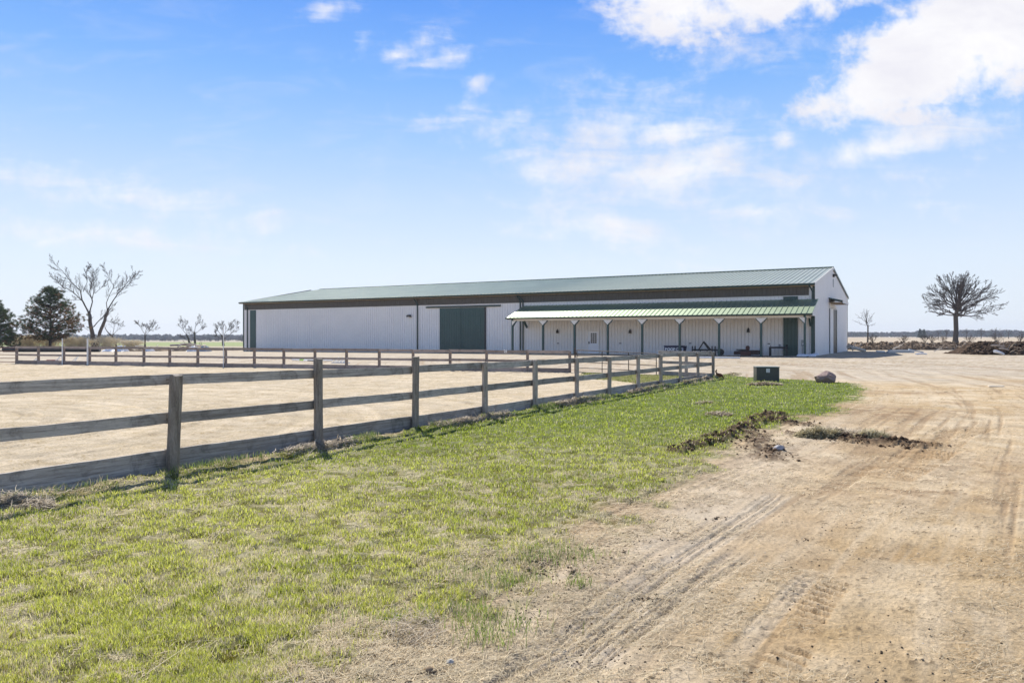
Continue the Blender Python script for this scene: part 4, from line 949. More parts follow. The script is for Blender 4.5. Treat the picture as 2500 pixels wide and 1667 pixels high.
# harrow / three point implement
q = at_porch(1718, -1.6); ip = empty('black_implement', q, -TH, 'black three point tractor implement with A frame mast standing under the porch', 'farm implement')
m = MB(); m.beam((0, 0, 1.15), (-.45, 0, .45), .09, .09, (0, 1, 0)); m.beam((0, 0, 1.15), (.62, 0, .45), .12, .09, (0, 1, 0)); m.beam((0, 0, 1.1), (.35, .5, .4), .07, .07); m.prism([(-.12, 1.0), (.12, 1.0), (.02, 1.22)], 1, -.06, .06); m.build('mast', BLACK, ip)
MB().box((-1.0, -.08, .38), (1.25, .08, .52)).build('tool_bar', BLACK, ip)
for xx in (-.98, -.74, -.3, .3, .72, .98):
    MB().box((xx-.045, -.06, -.02), (xx+.045, .06, .78 if abs(xx) > .5 else .4)).build('shank', BLACK, ip)
m = MB(); m.tube([(0, -.09, 0), (0, -.05, 0), (0, .05, 0), (0, .09, 0)], [.22, .28, .28, .22], 18); o = m.build('wheel', BLACK, ip); o.location = (1.45, 0, .28)
MB().beam((1.2, 0, .45), (1.45, -.12, .3), .08, .06).build('axle_arm', BLACK, ip)
# rotary mower
q = at_porch(1826, -1.9); rm = empty('rotary_mower', q, -TH, 'low rusty red rotary mower deck with rounded gearbox beside a porch post', 'mower')
RED = mat('rusty_red', (.09, .028, .018), .6, .35, 6)
m = MB(); m.prism([(-1.0, .10), (1.02, .10), (1.02, .40), (.9, .46), (-.5, .46), (-1.0, .38)], 1, -.7, .7); m.build('deck', mat('dark_rust', (.045, .022, .018), .6, .4, 6), rm, bevel=.02)
m = MB(); m.box((-.45, -.72, .05), (.4, -.705, .36)); m.build('skid', RED, rm)
m = MB(); m.tube([(-.02, 0, .46), (-.02, 0, .62), (-.02, 0, .78), (-.02, 0, .84)], [.13, .17, .15, .07], 12); m.build('gearbox', RED, rm, smooth=False)
MB().beam((0, 0, .5), (-.95, 0, .5), .09, .09).build('drive_shaft', BLACK, rm)
# table
q = at_porch(1900, -1.0); tb = empty('work_table', q, -TH, 'long dark table with white back panel in front of the tall green door', 'table')
w2 = (bx(1922, -1.0)-bx(1879.5, -1.0))/2; MT = mat('dark_table', (.03, .028, .032), .5, .3, 5)
MB().box((-w2, -.3, .62), (w2, .3, .76)).build('table_top', MT, tb, bevel=.01)
for sx, sy in ((-1, -1), (1, -1), (-1, 1), (1, 1)): MB().box((sx*w2-.06 if sx > 0 else -w2, sy*.28-.05 if sy > 0 else -.30, -.05), (w2 if sx > 0 else -w2+.09, sy*.30 if sy > 0 else -.22, .62)).build('leg', MT, tb)
for dx, r_, h_, nm, lab, c in ((.1, .09, .20, 'bucket', 'small grey bucket on the dark table', DIRTY), (.66, .10, .16, 'tool_bag', 'black lump of gear on the right end of the dark table', BLACK), (-.6, .03, .12, 'bottle', 'small bottle on the left end of the dark table', BLACK)):
    m = MB(); m.tube([(0, 0, 0), (0, 0, h_*.7), (0, 0, h_)], [r_*.8, r_, r_*.7], 10); o = m.build(nm, c); w_p = Vector(q)+ex*dx; o.location = (w_p.x, w_p.y, q[2]+.762); tag(o, lab, nm.replace('_', ' '))
# bags
BAG = mat('white_bag', (.72, .74, .80), .6, .06, 6, bump=.01, bscale=8)
def bag(px, yo, L, rot, lab, z=0):
    b = bmesh.new(); bmesh.ops.create_uvsphere(b, u_segments=20, v_segments=12, radius=1)
    from mathutils import noise as mn
    for v in b.verts:
        c = v.co; f = 1+.10*mn.noise(c*3+Vector((px, 0, 0))); v.co = Vector((math.copysign(abs(c.x)**.75, c.x)*L/2*f, math.copysign(abs(c.y)**.8, c.y)*.26*f, math.copysign(abs(c.z)**.85, c.z)*.13*f+.11))
    me = bpy.data.meshes.new('feed_bag'); b.to_mesh(me); b.free(); me.materials.append(BAG); me.polygons.foreach_set('use_smooth', [True]*len(me.polygons)); o = bpy.data.objects.new('feed_bag', me); COL.objects.link(o)
    q = at_porch(px, yo, z); o.location = q; o.rotation_euler = (0, 0, -TH+rot); return tag(o, lab, 'bag', 'white filled bags by the corner porch post')
bag(1959, -3.7, .85, .05, 'left white filled bag lying at the foot of the corner porch post'); bag(1981, -3.5, .72, -.1, 'middle white filled bag between the two others by the corner porch post'); bag(1991, -1.6, .45, .8, 'small white bag propped at the barn corner trim', .05)
# long white beam on the ground in front of the porch
a, b = G(1700, 874), G(1807, 875); wb = MB(); Lw = math.hypot(b[0]-a[0], b[1]-a[1]); wb.box((0, -.06, 0), (Lw, .06, .12)); o = wb.build('white_beam', PW2, bevel=.01); o.location = (a[0], a[1], hz1(*a)); o.rotation_euler = (0, 0, math.atan2(b[1]-a[1], b[0]-a[0])); tag(o, 'long white beam lying on the gravel in front of the porch', 'beam')
# flat board lying on the drive
a = G(2430, 944); o = MB().prism([(-.30, -.10), (.27, -.14), (.33, .08), (-.22, .14)], 2, 0, .03).build('flat_board', mat('pale_board', (.7, .62, .5), .7, .1)); o.location = (a[0], a[1], float(zfast(np.array([a[0]]), np.array([a[1]]))[0])+.012); tag(o, 'flat pale board lying alone on the gravel drive at right', 'board')
# ---------------------------------------------------------------- bare trees
BARK = mat('bark', (.085, .070, .058), .9, .25, 6, bump=.02, bscale=12, spec=.1)
BARKG = mat('grey_bark', (.14, .12, .105), .9, .25, 6, bump=.02, bscale=12, spec=.1)
TWIG = mat('twig', (.085, .068, .060), .9, .2, 5, spec=.1)
class Grower:
    def __init__(s, seed): s.r = random.Random(seed); s.tr = MB(); s.cr = MB(); s.minr = .008; s.t0 = .25; s.kr = .40
    def limb(s, pts, r0, r1, mb, n=5):
        k = len(pts); s_ = [r0+(r1-r0)*(i/(k-1))**.8 for i in range(k)]; mb.tube(pts, s_, n, False)
    def curve(s, p, d, L, seg, wob, up):
        pts = [p.copy()]; d = d.normalized()
        for i in range(seg):
            d = (d+Vector((s.r.gauss(0, wob), s.r.gauss(0, wob), s.r.gauss(0, wob)+up))).normalized(); pts.append(pts[-1]+d*L/seg)
        return pts
    def branch(s, pts, r0, level, dens, lenf, spread=.8, up=.06):
        """side branches along a limb"""
        if level == 0: return
        k = len(pts); Ltot = sum((pts[i+1]-pts[i]).length for i in range(k-1)); n = max(2, int(dens))
        for j in range(n):
            t = s.t0+(1-s.t0)*(j+s.r.random())/n; f = t*(k-1); i = min(int(f), k-2); p = pts[i].lerp(pts[i+1], f-i); d = (pts[i+1]-pts[i]).normalized()
            a = s.r.uniform(0, 2*math.pi); perp = d.cross(Vector((math.cos(a), math.sin(a), .3))).normalized()
            dd = (d+perp*s.r.uniform(.5, 1.1)*spread).normalized(); L = Ltot*lenf*s.r.uniform(.55, 1.15)*(1.1-.55*t)
            rb = max(s.minr, r0*(1-.75*t)*s.kr); q = s.curve(p, dd, L, 4 if level > 1 else 3, .11, up)
            s.limb(q, rb, max(s.minr*.6, rb*.3), s.cr, 4 if level > 1 else 3); s.branch(q, rb, level-1, dens*.75, lenf*1.05, spread, up)
def finish(g, name, loc, label, cat='tree', barkm=BARK, group=None):
    e = empty(name, loc, label=label, cat=cat, group=group); g.tr.build('trunk', barkm, e, smooth=True); g.cr.build('crown', TWIG, e)
    return e
def fork_tree(px, base, Y, stems, seed, label, tw=.01, dens=9, levels=3, lenf=.42, barkm=BARK, name='bare_tree', flat=.25):
    """stems: list of (radius at foot, [(px,py) ...], radius at tip) drawn through real depth Y; side growth is free"""
    g = Grower(seed); g.minr = tw; rr = random.Random(seed+1); bxy = P(px, base, Y); gz_ = hz1(bxy.x, Y); off = gz_-bxy.z
    o = Vector((bxy.x, Y, gz_-.1))
    for (r0, pts, r1, tr, dep) in stems:
        if not tr: r0 *= .52; r1 *= .6
        w = []
        for i, (a, b) in enumerate(pts):
            v = P(a, b, Y); w.append(Vector((v.x-o.x, dep*i*(v.z-bxy.z+.5)*.1, v.z-o.z+off)))
        # smooth subdivision with small wobble
        q = []
        for i in range(len(w)-1):
            for t in (0, .33, .66): q.append(w[i].lerp(w[i+1], t)+Vector((rr.gauss(0, 1), rr.gauss(0, 1), 0))*(.0 if i == 0 and t == 0 else r0*.10))
        q.append(w[-1]); g.limb(q, r0, r1, g.tr if tr else g.cr, 8 if tr else 5); kk = len(q)
        g.branch(q[kk//3 if tr else 0:], r0*.6 if tr else r0, levels-1 if tr else levels, dens*(.5 if tr else 1), lenf, .8, .07)
    return finish(g, name, tuple(o), label, barkm=barkm)
# the tall twin trunked tree at the left
fork_tree(231, 853, 112, [
    (.40, [(229, 853), (225, 815), (219, 775), (216, 765)], .20, 1, 0),
    (.24, [(216, 765), (199, 738), (170, 715), (146, 702), (120, 690)], .03, 0, .5), (.12, [(160, 708), (145, 690), (134, 676)], .02, 0, -.5),
    (.24, [(217, 766), (203, 735), (203, 712), (186, 693), (172, 667), (160, 650)], .03, 0, -.4), (.10, [(203, 714), (207, 690), (196, 665), (193, 650)], .02, 0, .6),
    (.20, [(218, 766), (224, 737), (213, 714), (215, 690), (220, 660)], .03, 0, .3), (.12, [(224, 736), (235, 712), (240, 690), (243, 655)], .02, 0, -.6), (.08, [(232, 718), (246, 700), (250, 685)], .02, 0, .6),
    (.16, [(228, 800), (240, 785), (252, 772), (262, 760), (272, 742)], .04, 0, .3),
    (.30, [(237, 853), (243, 815), (254, 785), (262, 760)], .20, 1, .1),
    (.20, [(262, 760), (272, 738), (282, 718), (290, 706), (300, 684), (306, 662)], .03, 0, .4), (.14, [(262, 760), (262, 742), (275, 720), (288, 703), (278, 672), (277, 656)], .02, 0, -.4),
    (.12, [(286, 712), (304, 700), (316, 684), (325, 662)], .02, 0, .5), (.08, [(255, 785), (275, 788), (300, 793)], .02, 0, .2), (.06, [(216, 808), (200, 798), (190, 794)], .015, 0, .1)],
    11, 'tall bare tree with two leaning trunks in a V at left', .010, 15, 3, .34, BARKG)
fork_tree(284, 852, 118, [(.20, [(284, 852), (280, 835), (273, 822), (262, 812), (256, 802)], .04, 1, 0), (.10, [(274, 824), (277, 805), (276, 790), (277, 775)], .02, 0, .4), (.08, [(275, 820), (286, 810), (297, 801), (303, 798)], .02, 0, -.3), (.06, [(262, 812), (255, 800), (250, 795)], .02, 0, .3)],
    21, 'small leaning bare tree just right of the twin trunk tree', .012, 7, 2, .45)
fork_tree(354, 846, 128, [(.17, [(354, 848), (354, 830), (354, 815)], .10, 1, 0), (.09, [(354, 815), (345, 803), (338, 792), (333, 786)], .02, 0, .4), (.08, [(354, 815), (362, 803), (372, 794), (378, 785)], .02, 0, -.4), (.08, [(354, 812), (356, 800), (350, 790)], .02, 0, .5), (.06, [(354, 820), (364, 806), (382, 797)], .015, 0, .3)],
    31, 'small single trunk bare tree standing midway across the left field edge', .013, 10, 3, .5)
fork_tree(462, 838, 165, [(.26, [(464, 840), (460, 822), (455, 812)], .14, 1, 0), (.12, [(456, 813), (447, 803), (438, 793), (436, 785)], .02, 0, .4), (.10, [(457, 812), (453, 798), (455, 786), (450, 776)], .02, 0, -.4), (.08, [(462, 830), (450, 822), (440, 815)], .02, 0, .2)],
    41, 'left one of the bare trees standing close together above the debris heap', .017, 9, 3, .5)
fork_tree(476, 838, 162, [(.26, [(477, 840), (475, 820), (475, 806)], .16, 1, 0), (.13, [(475, 806), (476, 793), (481, 780), (483, 771)], .02, 0, .4), (.10, [(476, 812), (486, 803), (494, 795), (499, 786)], .02, 0, -.4), (.10, [(475, 810), (466, 802), (462, 795)], .02, 0, .4), (.08, [(475, 825), (464, 812), (458, 800)], .02, 0, .4)],
    51, 'right one of the bare trees standing close together above the debris heap', .017, 9, 3, .5)
fork_tree(546, 842, 150, [(.28, [(545, 845), (545, 828), (541, 816)], .16, 1, 0), (.12, [(541, 816), (533, 808), (527, 798), (530, 790)], .02, 0, .4), (.12, [(543, 820), (552, 808), (562, 800), (566, 788)], .02, 0, -.4), (.12, [(545, 826), (560, 816), (572, 802), (578, 788)], .02, 0, .3), (.10, [(542, 818), (543, 802), (546, 788)], .02, 0, -.3), (.08, [(544, 828), (530, 818), (524, 808)], .02, 0, .3)],
    61, 'spreading bare tree just left of the barn behind the tall white pole', .016, 10, 3, .5)
# oak at the right
def crown_tree(px, base, Y, trunk_py, r0, cpx, cpy, rx, rz, n, seed, label, levels=3, tw=.02, dens=8, lead=True, name='bare_tree', barkm=BARK, group=None, low=-.35):
    g = Grower(seed); g.minr = tw; g.t0 = .32; rr = g.r; b = P(px, base, Y); gz_ = hz1(b.x, Y); o = Vector((b.x, Y, gz_-.1)); dz_ = gz_-b.z
    L = lambda a, c: Vector((P(a, c, Y).x-o.x, 0, P(a, c, Y).z-o.z+dz_))
    top = L(px, trunk_py); C = L(cpx, cpy); RX = rx/FPX*Y; RZ = rz/FPX*Y
    tp = [Vector((0, 0, 0)), Vector((rr.gauss(0, .05), 0, top.z*.15)), Vector((rr.gauss(0, .1), 0, top.z*.5)), top]
    g.tr.tube(tp, [r0*1.35, r0*1.0, r0*.88, r0*.82], 12, False)
    ld = [top, top.lerp(C, .4)+Vector((rr.gauss(0, .3), rr.gauss(0, .3), 0)), C+Vector((0, 0, RZ*.35)), C+Vector((rr.gauss(0, .3), 0, RZ*.92))]
    g.limb(ld, r0*.7, .03, g.tr, 8); g.branch(ld, r0*.35, levels-1, dens, .3)
    for i in range(n):
        el = low+(1.45-low)*((i+.5)/n)**.85; az = i*2.399+rr.uniform(-.3, .3)
        tgt = C+Vector((math.cos(az)*math.cos(el)*RX, math.sin(az)*math.cos(el)*RX, math.sin(el)*RZ))*rr.uniform(.84, 1.04)
        st = top.lerp(C, max(0, (el-low)/(1.5-low))*.9)-Vector((0, 0, rr.uniform(0, .12)*top.z*(el < .3))); st.x *= .8
        mid = st.lerp(tgt, .42); mid.z += (rr.uniform(.0, .07)*RZ if el > .2 else -.05*RZ); mid += Vector((rr.gauss(0, .03)*RX, rr.gauss(0, .03)*RX, 0))
        q = []
        for t in [k/7 for k in range(8)]:
            p = st*(1-t)**2+mid*2*t*(1-t)+tgt*t*t; wv = .018*RX*(1 if 0 < t < 1 else 0); q.append(p+Vector((rr.gauss(0, wv), rr.gauss(0, wv), rr.gauss(0, wv))))
        rl = r0*rr.uniform(.26, .42); g.limb(q, rl, tw*.8, g.cr, 5); g.branch(q, rl, levels, dens, .36, .62, .04)
    return finish(g, name, tuple(o), label, barkm=barkm, group=group)
crown_tree(2333, 838, 172, 768, .58, 2341, 742, 88, 72, 40, 71, 'large bare oak with a broad round crown alone at right', 3, .022, 13)
crown_tree(2119, 839, 165, 795, .17, 2114, 783, 27, 30, 10, 81, 'small slender bare tree right of the barn gable', 2, .016, 6)
# bushes on the soil bank, far single trees
def shrub(px, base, Y, wpx, hpx, seed, label, n=16, mt=None, tw=.012, group=None):
    g = MB(); rr = random.Random(seed); b = P(px, base, Y); gz_ = float(base_h(np.array([b.x]), np.array([Y]))[0])+(.0); z0 = max(gz_, b.z-.1); Rw = wpx/2/FPX*Y; H = hpx/FPX*Y
    for i in range(n):
        a = rr.uniform(0, 6.28); s = rr.uniform(.1, 1); tip = Vector((math.cos(a)*Rw*s, math.sin(a)*Rw*s, H*rr.uniform(.6, 1)*(1-.25*s))); m1 = Vector((tip.x*.3, tip.y*.3, tip.z*.5)); r_x, r_y = (rr.gauss(0, .35)*Rw, rr.gauss(0, .35)*Rw) if n > 50 else (0, 0); g.tube([(r_x, r_y, 0), m1+Vector((r_x, r_y, 0)), tip+Vector((r_x, r_y, 0))], [tw*1.6, tw*1.2, tw*.6], 3, False); m1 = m1+Vector((r_x, r_y, 0)); tip = tip+Vector((r_x, r_y, 0))
        for k in range(5):
            t = rr.uniform(.35, .95); p = m1.lerp(tip, t); q = p+Vector((rr.gauss(0, .22)*Rw, rr.gauss(0, .22)*Rw, rr.uniform(.02, .3)*H)); g.tube([p, q], [tw*.8, tw*.5], 3, False)
    o = g.build('bare_shrub', mt or TWIG); o.location = (b.x, Y, z0); return tag(o, label, 'shrub', group)
DRY = mat('dry_stem', (.72, .63, .46), .9, .25, 5, spec=.1); DRYB = mat('brown_stem', (.22, .17, .13), .9, .25, 5, spec=.1)
for k, (px, w_, h_, lab) in enumerate(((2131, 22, 22, 'twiggy low shrub at the foot of the slender tree on the bank'), (2206, 26, 20, 'round bare shrub on the soil bank midway to the oak'), (2258, 22, 22, 'thin upright shrub on the bank left of the oak, left of two'), (2275, 24, 22, 'thin upright shrub on the bank left of the oak, right of two'),
        (2302, 30, 20, 'reddish twiggy shrub touching the left side of the oak trunk'), (2368, 30, 20, 'dry shrub right of the oak trunk'), (2436, 40, 26, 'spreading bare shrub above the dark dirt pile'), (2490, 30, 22, 'bare shrub at the right edge above the dirt pile'))):
    shrub(px, 839, 100+k*2, w_*1.15, h_*1.2, 300+k, lab, 20, DRYB if k in (4,) else TWIG, .013)
for k, (px, w_, h_, lab) in enumerate(((42, 40, 26, 'tan dry brush under the pine at the far left'), (75, 44, 30, 'tan dry brush between the two pines'), (120, 50, 30, 'tan dry brush under the round pine'), (172, 44, 26, 'tan dry brush left of the twin trunk tree'), (205, 34, 24, 'tan dry brush touching the twin trunk tree'), (262, 50, 26, 'grey tan brush around the small leaning tree'), (320, 44, 18, 'low tan brush right of the small leaning tree'))):
    shrub(px, 848, 105+k, w_*1.2, h_*1.15, 330+k, lab, 150, DRY, .018)
# ---------------------------------------------------------------- pines
NEED = attr_mat('needles', .7, .25, .2)
def pine(px, base, Y, hpx, outline, seed, label, brown, wscale=1.0):
    """outline: half width (px) against height fraction; clumps of needles at real branch ends"""
    r = np.random.default_rng(seed); b = P(px, base, Y); z0 = hz1(b.x, Y); H = hpx/FPX*Y; e = empty('pine_tree', (b.x, Y, z0-.05), label=label, cat='tree')
    m = MB(); m.tube([(0, 0, 0), (.1, 0, H*.4), (.0, 0, H*.93)], [.20, .15, .04], 8); 
    hs_ = [o_[0] for o_ in outline]; wl = [o_[1] for o_ in outline]; wr = [o_[2] for o_ in outline]
    V_, F_, T_ = [], [], []; nb = 520; cnt = 0
    for i in range(nb):
        t = r.uniform(hs_[0], hs_[-1]); a = r.uniform(0, 2*np.pi); ca = np.cos(a)
        Rm = (np.interp(t, hs_, wr) if ca > 0 else np.interp(t, hs_, wl))*.5+.5*min(np.interp(t, hs_, wr), np.interp(t, hs_, wl)); Rm = Rm*abs(ca)**.3 if False else Rm
        Rm = (np.interp(t, hs_, wr)*(1+ca)/2+np.interp(t, hs_, wl)*(1-ca)/2)/FPX*Y*wscale
        L = Rm*1.06*np.sqrt(r.uniform(.28, 1)); tip = np.array([ca*L, np.sin(a)*L, t*H]); root = np.array([0, 0, max(.5, t*H-L*.35)])
        if i < 170: m.tube([tuple(root), tuple((root+tip)/2-np.array([0, 0, .05*L])), tuple(tip)], [.06, .035, .012], 4, False)
        for c in range(r.integers(2, 5)):
            ctr = root+(tip-root)*r.uniform(.6, 1.05)+r.normal(0, .17, 3); k = 30; d = r.normal(0, 1, (k, 3)); d[:, 2] = np.abs(d[:, 2])*.8+.1; d /= np.linalg.norm(d, axis=1)[:, None]; ln = r.uniform(.14, .30, k)
            s = np.cross(d, r.normal(0, 1, (k, 3))); s /= np.linalg.norm(s, axis=1)[:, None]; base_ = ctr+r.normal(0, .07, (k, 3)); wd = .022
            v = np.stack([base_-s*wd, base_+s*wd, base_+d*ln[:, None]], 1); V_.append(v.reshape(-1, 3)); F_.append(np.arange(k*3).reshape(-1, 3)+cnt); cnt += k*3
            bw_ = brown(t, ca, r); cc = np.array([.055, .085, .030]) if r.random() > bw_ else np.array([.20, .115, .05]); T_.append(np.repeat(cc[None]*r.uniform(.6, 1.5), k*3, 0))
    m.build('trunk', BARK, e, smooth=True); np_mesh('crown', np.concatenate(V_), np.concatenate(F_), NEED, e, np.concatenate(T_))
    return e
pine(122, 856, 104, 150, [(.18, 40, 30), (.26, 72, 58), (.38, 74, 78), (.5, 66, 82), (.62, 58, 74), (.70, 50, 58), (.82, 40, 44), (.93, 28, 28), (1.0, 6, 8)], 5, 'broad rounded pine with browning needles at left', lambda t, c, r: .62 if (c > .35 and .35 < t < .75) else (.45 if t < .75 else .08))
pine(-22, 856, 98, 128, [(.10, 60, 66), (.3, 66, 66), (.5, 56, 58), (.7, 44, 44), (.85, 26, 28), (1.0, 6, 8)], 6, 'green pine cut off by the left edge of the picture', lambda t, c, r: .12)
# ---------------------------------------------------------------- pipe and debris on the left
PIPE = mat('black_pipe', (.018, .018, .02), .30, .2, 3, spec=.6)
a = P(8, 858, 88); b = P(243, 858, 88); m = MB(); k = 90; L = b.x-a.x
m.tube([(L*i/k, 0, .29) for i in range(k+1)], [.28+.014*(i % 2) for i in range(k+1)], 14); o = m.build('culvert_pipe', PIPE); o.location = (a.x, 88, hz1((a.x+b.x)/2, 88)); o.rotation_euler = (0, 0, .01); tag(o, 'long black corrugated culvert pipe lying under the pines', 'pipe')
def log(px0, py0, px1, py1, Y, r, mt, label, name='log', cat='log', branches=0):
    p, q = P(px0, py0, Y), P(px1, py1, Y+.6); z = hz1(p.x, Y); p.z = max(p.z, z+r*.8); q.z = max(q.z, z+r*.8); rr = random.Random(px0*7+py0); m = MB(); md = (p+q)/2+Vector((0, 0, .04))-p
    m.tube([(0, 0, 0), md*.5, md, (q-p)], [r, r*.97, r*.9, r*.72], 8)
    for k in range(branches): s = (q-p)*rr.uniform(.5, 1); m.tube([s, s+Vector((rr.uniform(-.5, .8), rr.uniform(-.3, .3), rr.uniform(.2, .8)))], [r*.35, r*.12], 4)
    o = m.build(name, mt); o.location = p; return tag(o, label, cat)
LOGP = mat('pale_log', (.60, .52, .42), .8, .2, 3); LOGG = mat('grey_log', (.33, .28, .24), .85, .25, 3); SHEET = mat('white_sheet', (.82, .82, .84), .45, .05, 4, bump=.01, bscale=3)
MG = {}
def mound_z(o, x, y):
    xs, ys, Z = MG[o.name]; i = np.clip(np.searchsorted(xs, x)-1, 0, len(xs)-2); j = np.clip(np.searchsorted(ys, y)-1, 0, len(ys)-2); return Z[i, j]
def mound_clods(o, n, sz, tints):
    xs, ys, Z = MG[o.name]; x = rng.uniform(xs[0], xs[-1], n); y = rng.uniform(ys[0], (ys[0]+ys[-1])/2, n); z = mound_z(o, x, y); k = z > o.location.z+.08; x, y, z = x[k], y[k], z[k]; m = len(x)
    t = np.array(tints)[rng.integers(0, len(tints), m)]*rng.uniform(.5, 1.4, (m, 1)); c = clods('clods', np.c_[x, y, z]-np.array(o.location), rng.gamma(1.4, sz, m)+sz*.5, t, None, None); c.parent = o
def mound(px0, px1, topy, Y, dep, seed, mt, label, name='soil_mound', cat='mound', rough=.35, kind=None, taper=.25, nx=70):
    """uneven heap of soil between two columns, rising to row topy"""
    x0, x1 = ray(px0, Y), ray(px1, Y); xs = np.linspace(x0, x1, nx); ysm = np.linspace(-dep/2, dep/2, 26); X, Yg = np.meshgrid(xs, ysm, indexing='ij')
    H = (CZ-(topy-HOR)/FPX*Y)-hz1((x0+x1)/2, Y); s = (X-x0)/(x1-x0); env = sst(s, 0, taper)*sst(1-s, 0, taper)*np.clip(1-(Yg/(dep/2))**2, 0, 1)**.7
    sc = 6/max(dep, 1)
    Z = H*env*(1-rough+rough*2*fbm(X*.9*sc+seed, Yg*.9*sc, seed, 4))+(fbm(X*3.1, Yg*3.1, seed+3, 4)-.5)*.28*H*(env > .02)+(fbm(X*7, Yg*7, seed+5, 3)-.5)*.30*H*(env > .02)
    Z = np.where(env <= 0.001, -.15, Z); n0, n1 = X.shape; id_ = np.arange(n0*n1).reshape(n0, n1)
    q = np.stack([id_[:-1, :-1], id_[1:, :-1], id_[1:, 1:], id_[:-1, 1:]], -1).reshape(-1, 4); cx = (x0+x1)/2
    o = np_mesh(name, np.stack([X.ravel()-cx, Yg.ravel(), Z.ravel()], 1), q, mt, smooth=False, nside=4); o.location = (cx, Y, hz1(cx, Y)-.02)
    o2 = tag(o, None if kind else label, None if kind else cat, kind=kind); MG[o.name] = (xs, ysm+Y, Z+o.location.z)
    return o2
SOIL = mat('dark_soil', (.095, .062, .042), .95, 0, 1.6, bump=.05, bscale=6, spec=.1, col2=(.028, .019, .013)); SOILB = mat('brown_soil', (.27, .20, .14), .95, 0, 1.1, bump=.06, bscale=5, spec=.1, col2=(.06, .042, .03))
mound(247, 300, 857, 93, 3, 3, LOGG, 'low grey heap of rubble at the right end of the black pipe', taper=.3)
mound(288, 325, 851, 92, 3, 7, SOIL, 'dark soil mound behind the far fence under the small bare trees', taper=.4)
mound(322, 362, 853, 93, 3, 9, SOIL, 'second dark soil mound right of the first behind the far fence', taper=.4)
mound(358, 415, 850, 94, 3, 13, SOILB, 'brown soil mound between the dark ones and the timber heap', taper=.35)
mound(425, 480, 847, 94, 4, 17, SOILB, 'larger brown mound under the heap of logs behind the far fence', taper=.35)
mound(505, 592, 853, 97, 3, 19, SOILB, 'long low brown mound ending at the barn corner', taper=.2)
def sheet(px0, px1, py, h, Y, seed, label, mt=SHEET):
    x0, x1 = ray(px0, Y), ray(px1, Y); n = 16; m = MB(); rr = random.Random(seed); z = hz1((x0+x1)/2, Y)
    for i in range(n+1):
        for j in range(5):
            t = i/n; hh = h*math.sin(math.pi*min(1, max(0, t)))**.5*(.5+rr.random())*(1 if 0 < j < 4 else 0); m.v.append((x0+(x1-x0)*t, Y-.8+j*.4+rr.gauss(0, .06), z+hh+.02))
    for i in range(n):
        for j in range(4): a = i*5+j; m.f.append((a, a+5, a+6, a+1))
    o = m.build('plastic_sheet', mt); sl = o.modifiers.new('s', 'SOLIDIFY'); sl.thickness = .02; return tag(o, label, 'sheet')
sheet(255, 286, 860, .42, 90, 1, 'crumpled white sheet nearest the end of the black pipe'); sheet(286, 308, 858, .55, 90, 2, 'crumpled white sheet just left of the dark soil mound'); sheet(352, 372, 860, .40, 91, 3, 'white sheet between the dark mounds and the brown mound'); sheet(460, 485, 857, .5, 90, 4, 'white sheet under the heap of logs near the barn')
o = sheet(487, 512, 857, .5, 90, 5, 'grey blue tarpaulin lump right of the white sheet near the barn', mat('grey_tarp', (.33, .38, .43), .5, .2, 4))
for k, (a0, b0, a1, b1, Y, r, mt, lab) in enumerate(((330, 846, 352, 844, 96, .10, LOGP, 'thin pale log lying on the mound right of the small leaning tree'), (415, 843, 468, 842, 94, .12, LOGG, 'long grey log on top of the brown mound'), (433, 847, 452, 838, 93, .10, LOGP, 'pale log leaning up the left side of the timber heap'),
        (440, 839, 478, 840, 94, .09, LOGP, 'pale log lying highest on the timber heap'), (455, 845, 492, 843, 93, .11, LOGG, 'grey log at the right of the timber heap'), (478, 844, 492, 846, 92, .16, LOGP, 'short thick pale log end beside the right hand bare tree'), (496, 845, 501, 843, 92, .14, LOGP, 'short pale stub right of the timber heap'), (418, 858, 431, 850, 91, .06, LOGP, 'thin pale pole leaning left of the brown timber mound'), (382, 848, 386, 841, 95, .05, LOGP, 'short pale stake above the soil mounds'))):
    log(a0, b0, a1, b1, Y, r, mt, lab, branches=2 if k in (1, 4) else 0)
# ---------------------------------------------------------------- soil bank and dirt pile on the right
HB = mound(2050, 2560, 837, 91, 7, 23, SOILB, '', name='hill', rough=.28, kind='structure', taper=.06, nx=420)
DP1 = mound(2335, 2466, 837, 67, 6, 29, SOIL, 'large dark brown dirt pile beside the gravel yard at right', name='dirt_pile', cat='dirt pile', rough=.3, taper=.42, nx=150)
DP2 = mound(2415, 2580, 838, 66, 6, 31, SOIL, 'second dark dirt pile cut off by the right edge', name='dirt_pile', cat='dirt pile', rough=.45, taper=.3, nx=150)
DK = [(.055, .036, .024), (.03, .02, .014), (.12, .085, .06)]; mound_clods(DP1, 3600, .04, DK); mound_clods(DP2, 3600, .045, DK+[(.2, .16, .12)])
log(2428, 857, 2450, 866, 62.5, .13, SHEET, 'white square beam end sticking out of the dark dirt pile', 'white_post_end', 'beam')
log(2420, 843, 2452, 846, 63.5, .08, LOGG, 'grey root lying across the top of the dark dirt pile', 'root', 'root', 3)
log(2440, 850, 2463, 854, 63, .07, LOGG, 'thin grey root half buried in the right dirt pile', 'root', 'root', 2)
log(2070, 846, 2112, 862, 74, .20, LOGP, 'thick pale fallen trunk beside the far barn corner', 'fallen_trunk', 'log', 1)
log(2072, 838, 2082, 856, 72, .06, LOGP, 'thin pale branch standing up by the fallen trunk', 'branch', 'branch'); log(2076, 850, 2088, 838, 73, .05, LOGG, 'thin grey branch crossing the fallen trunk', 'branch', 'branch')
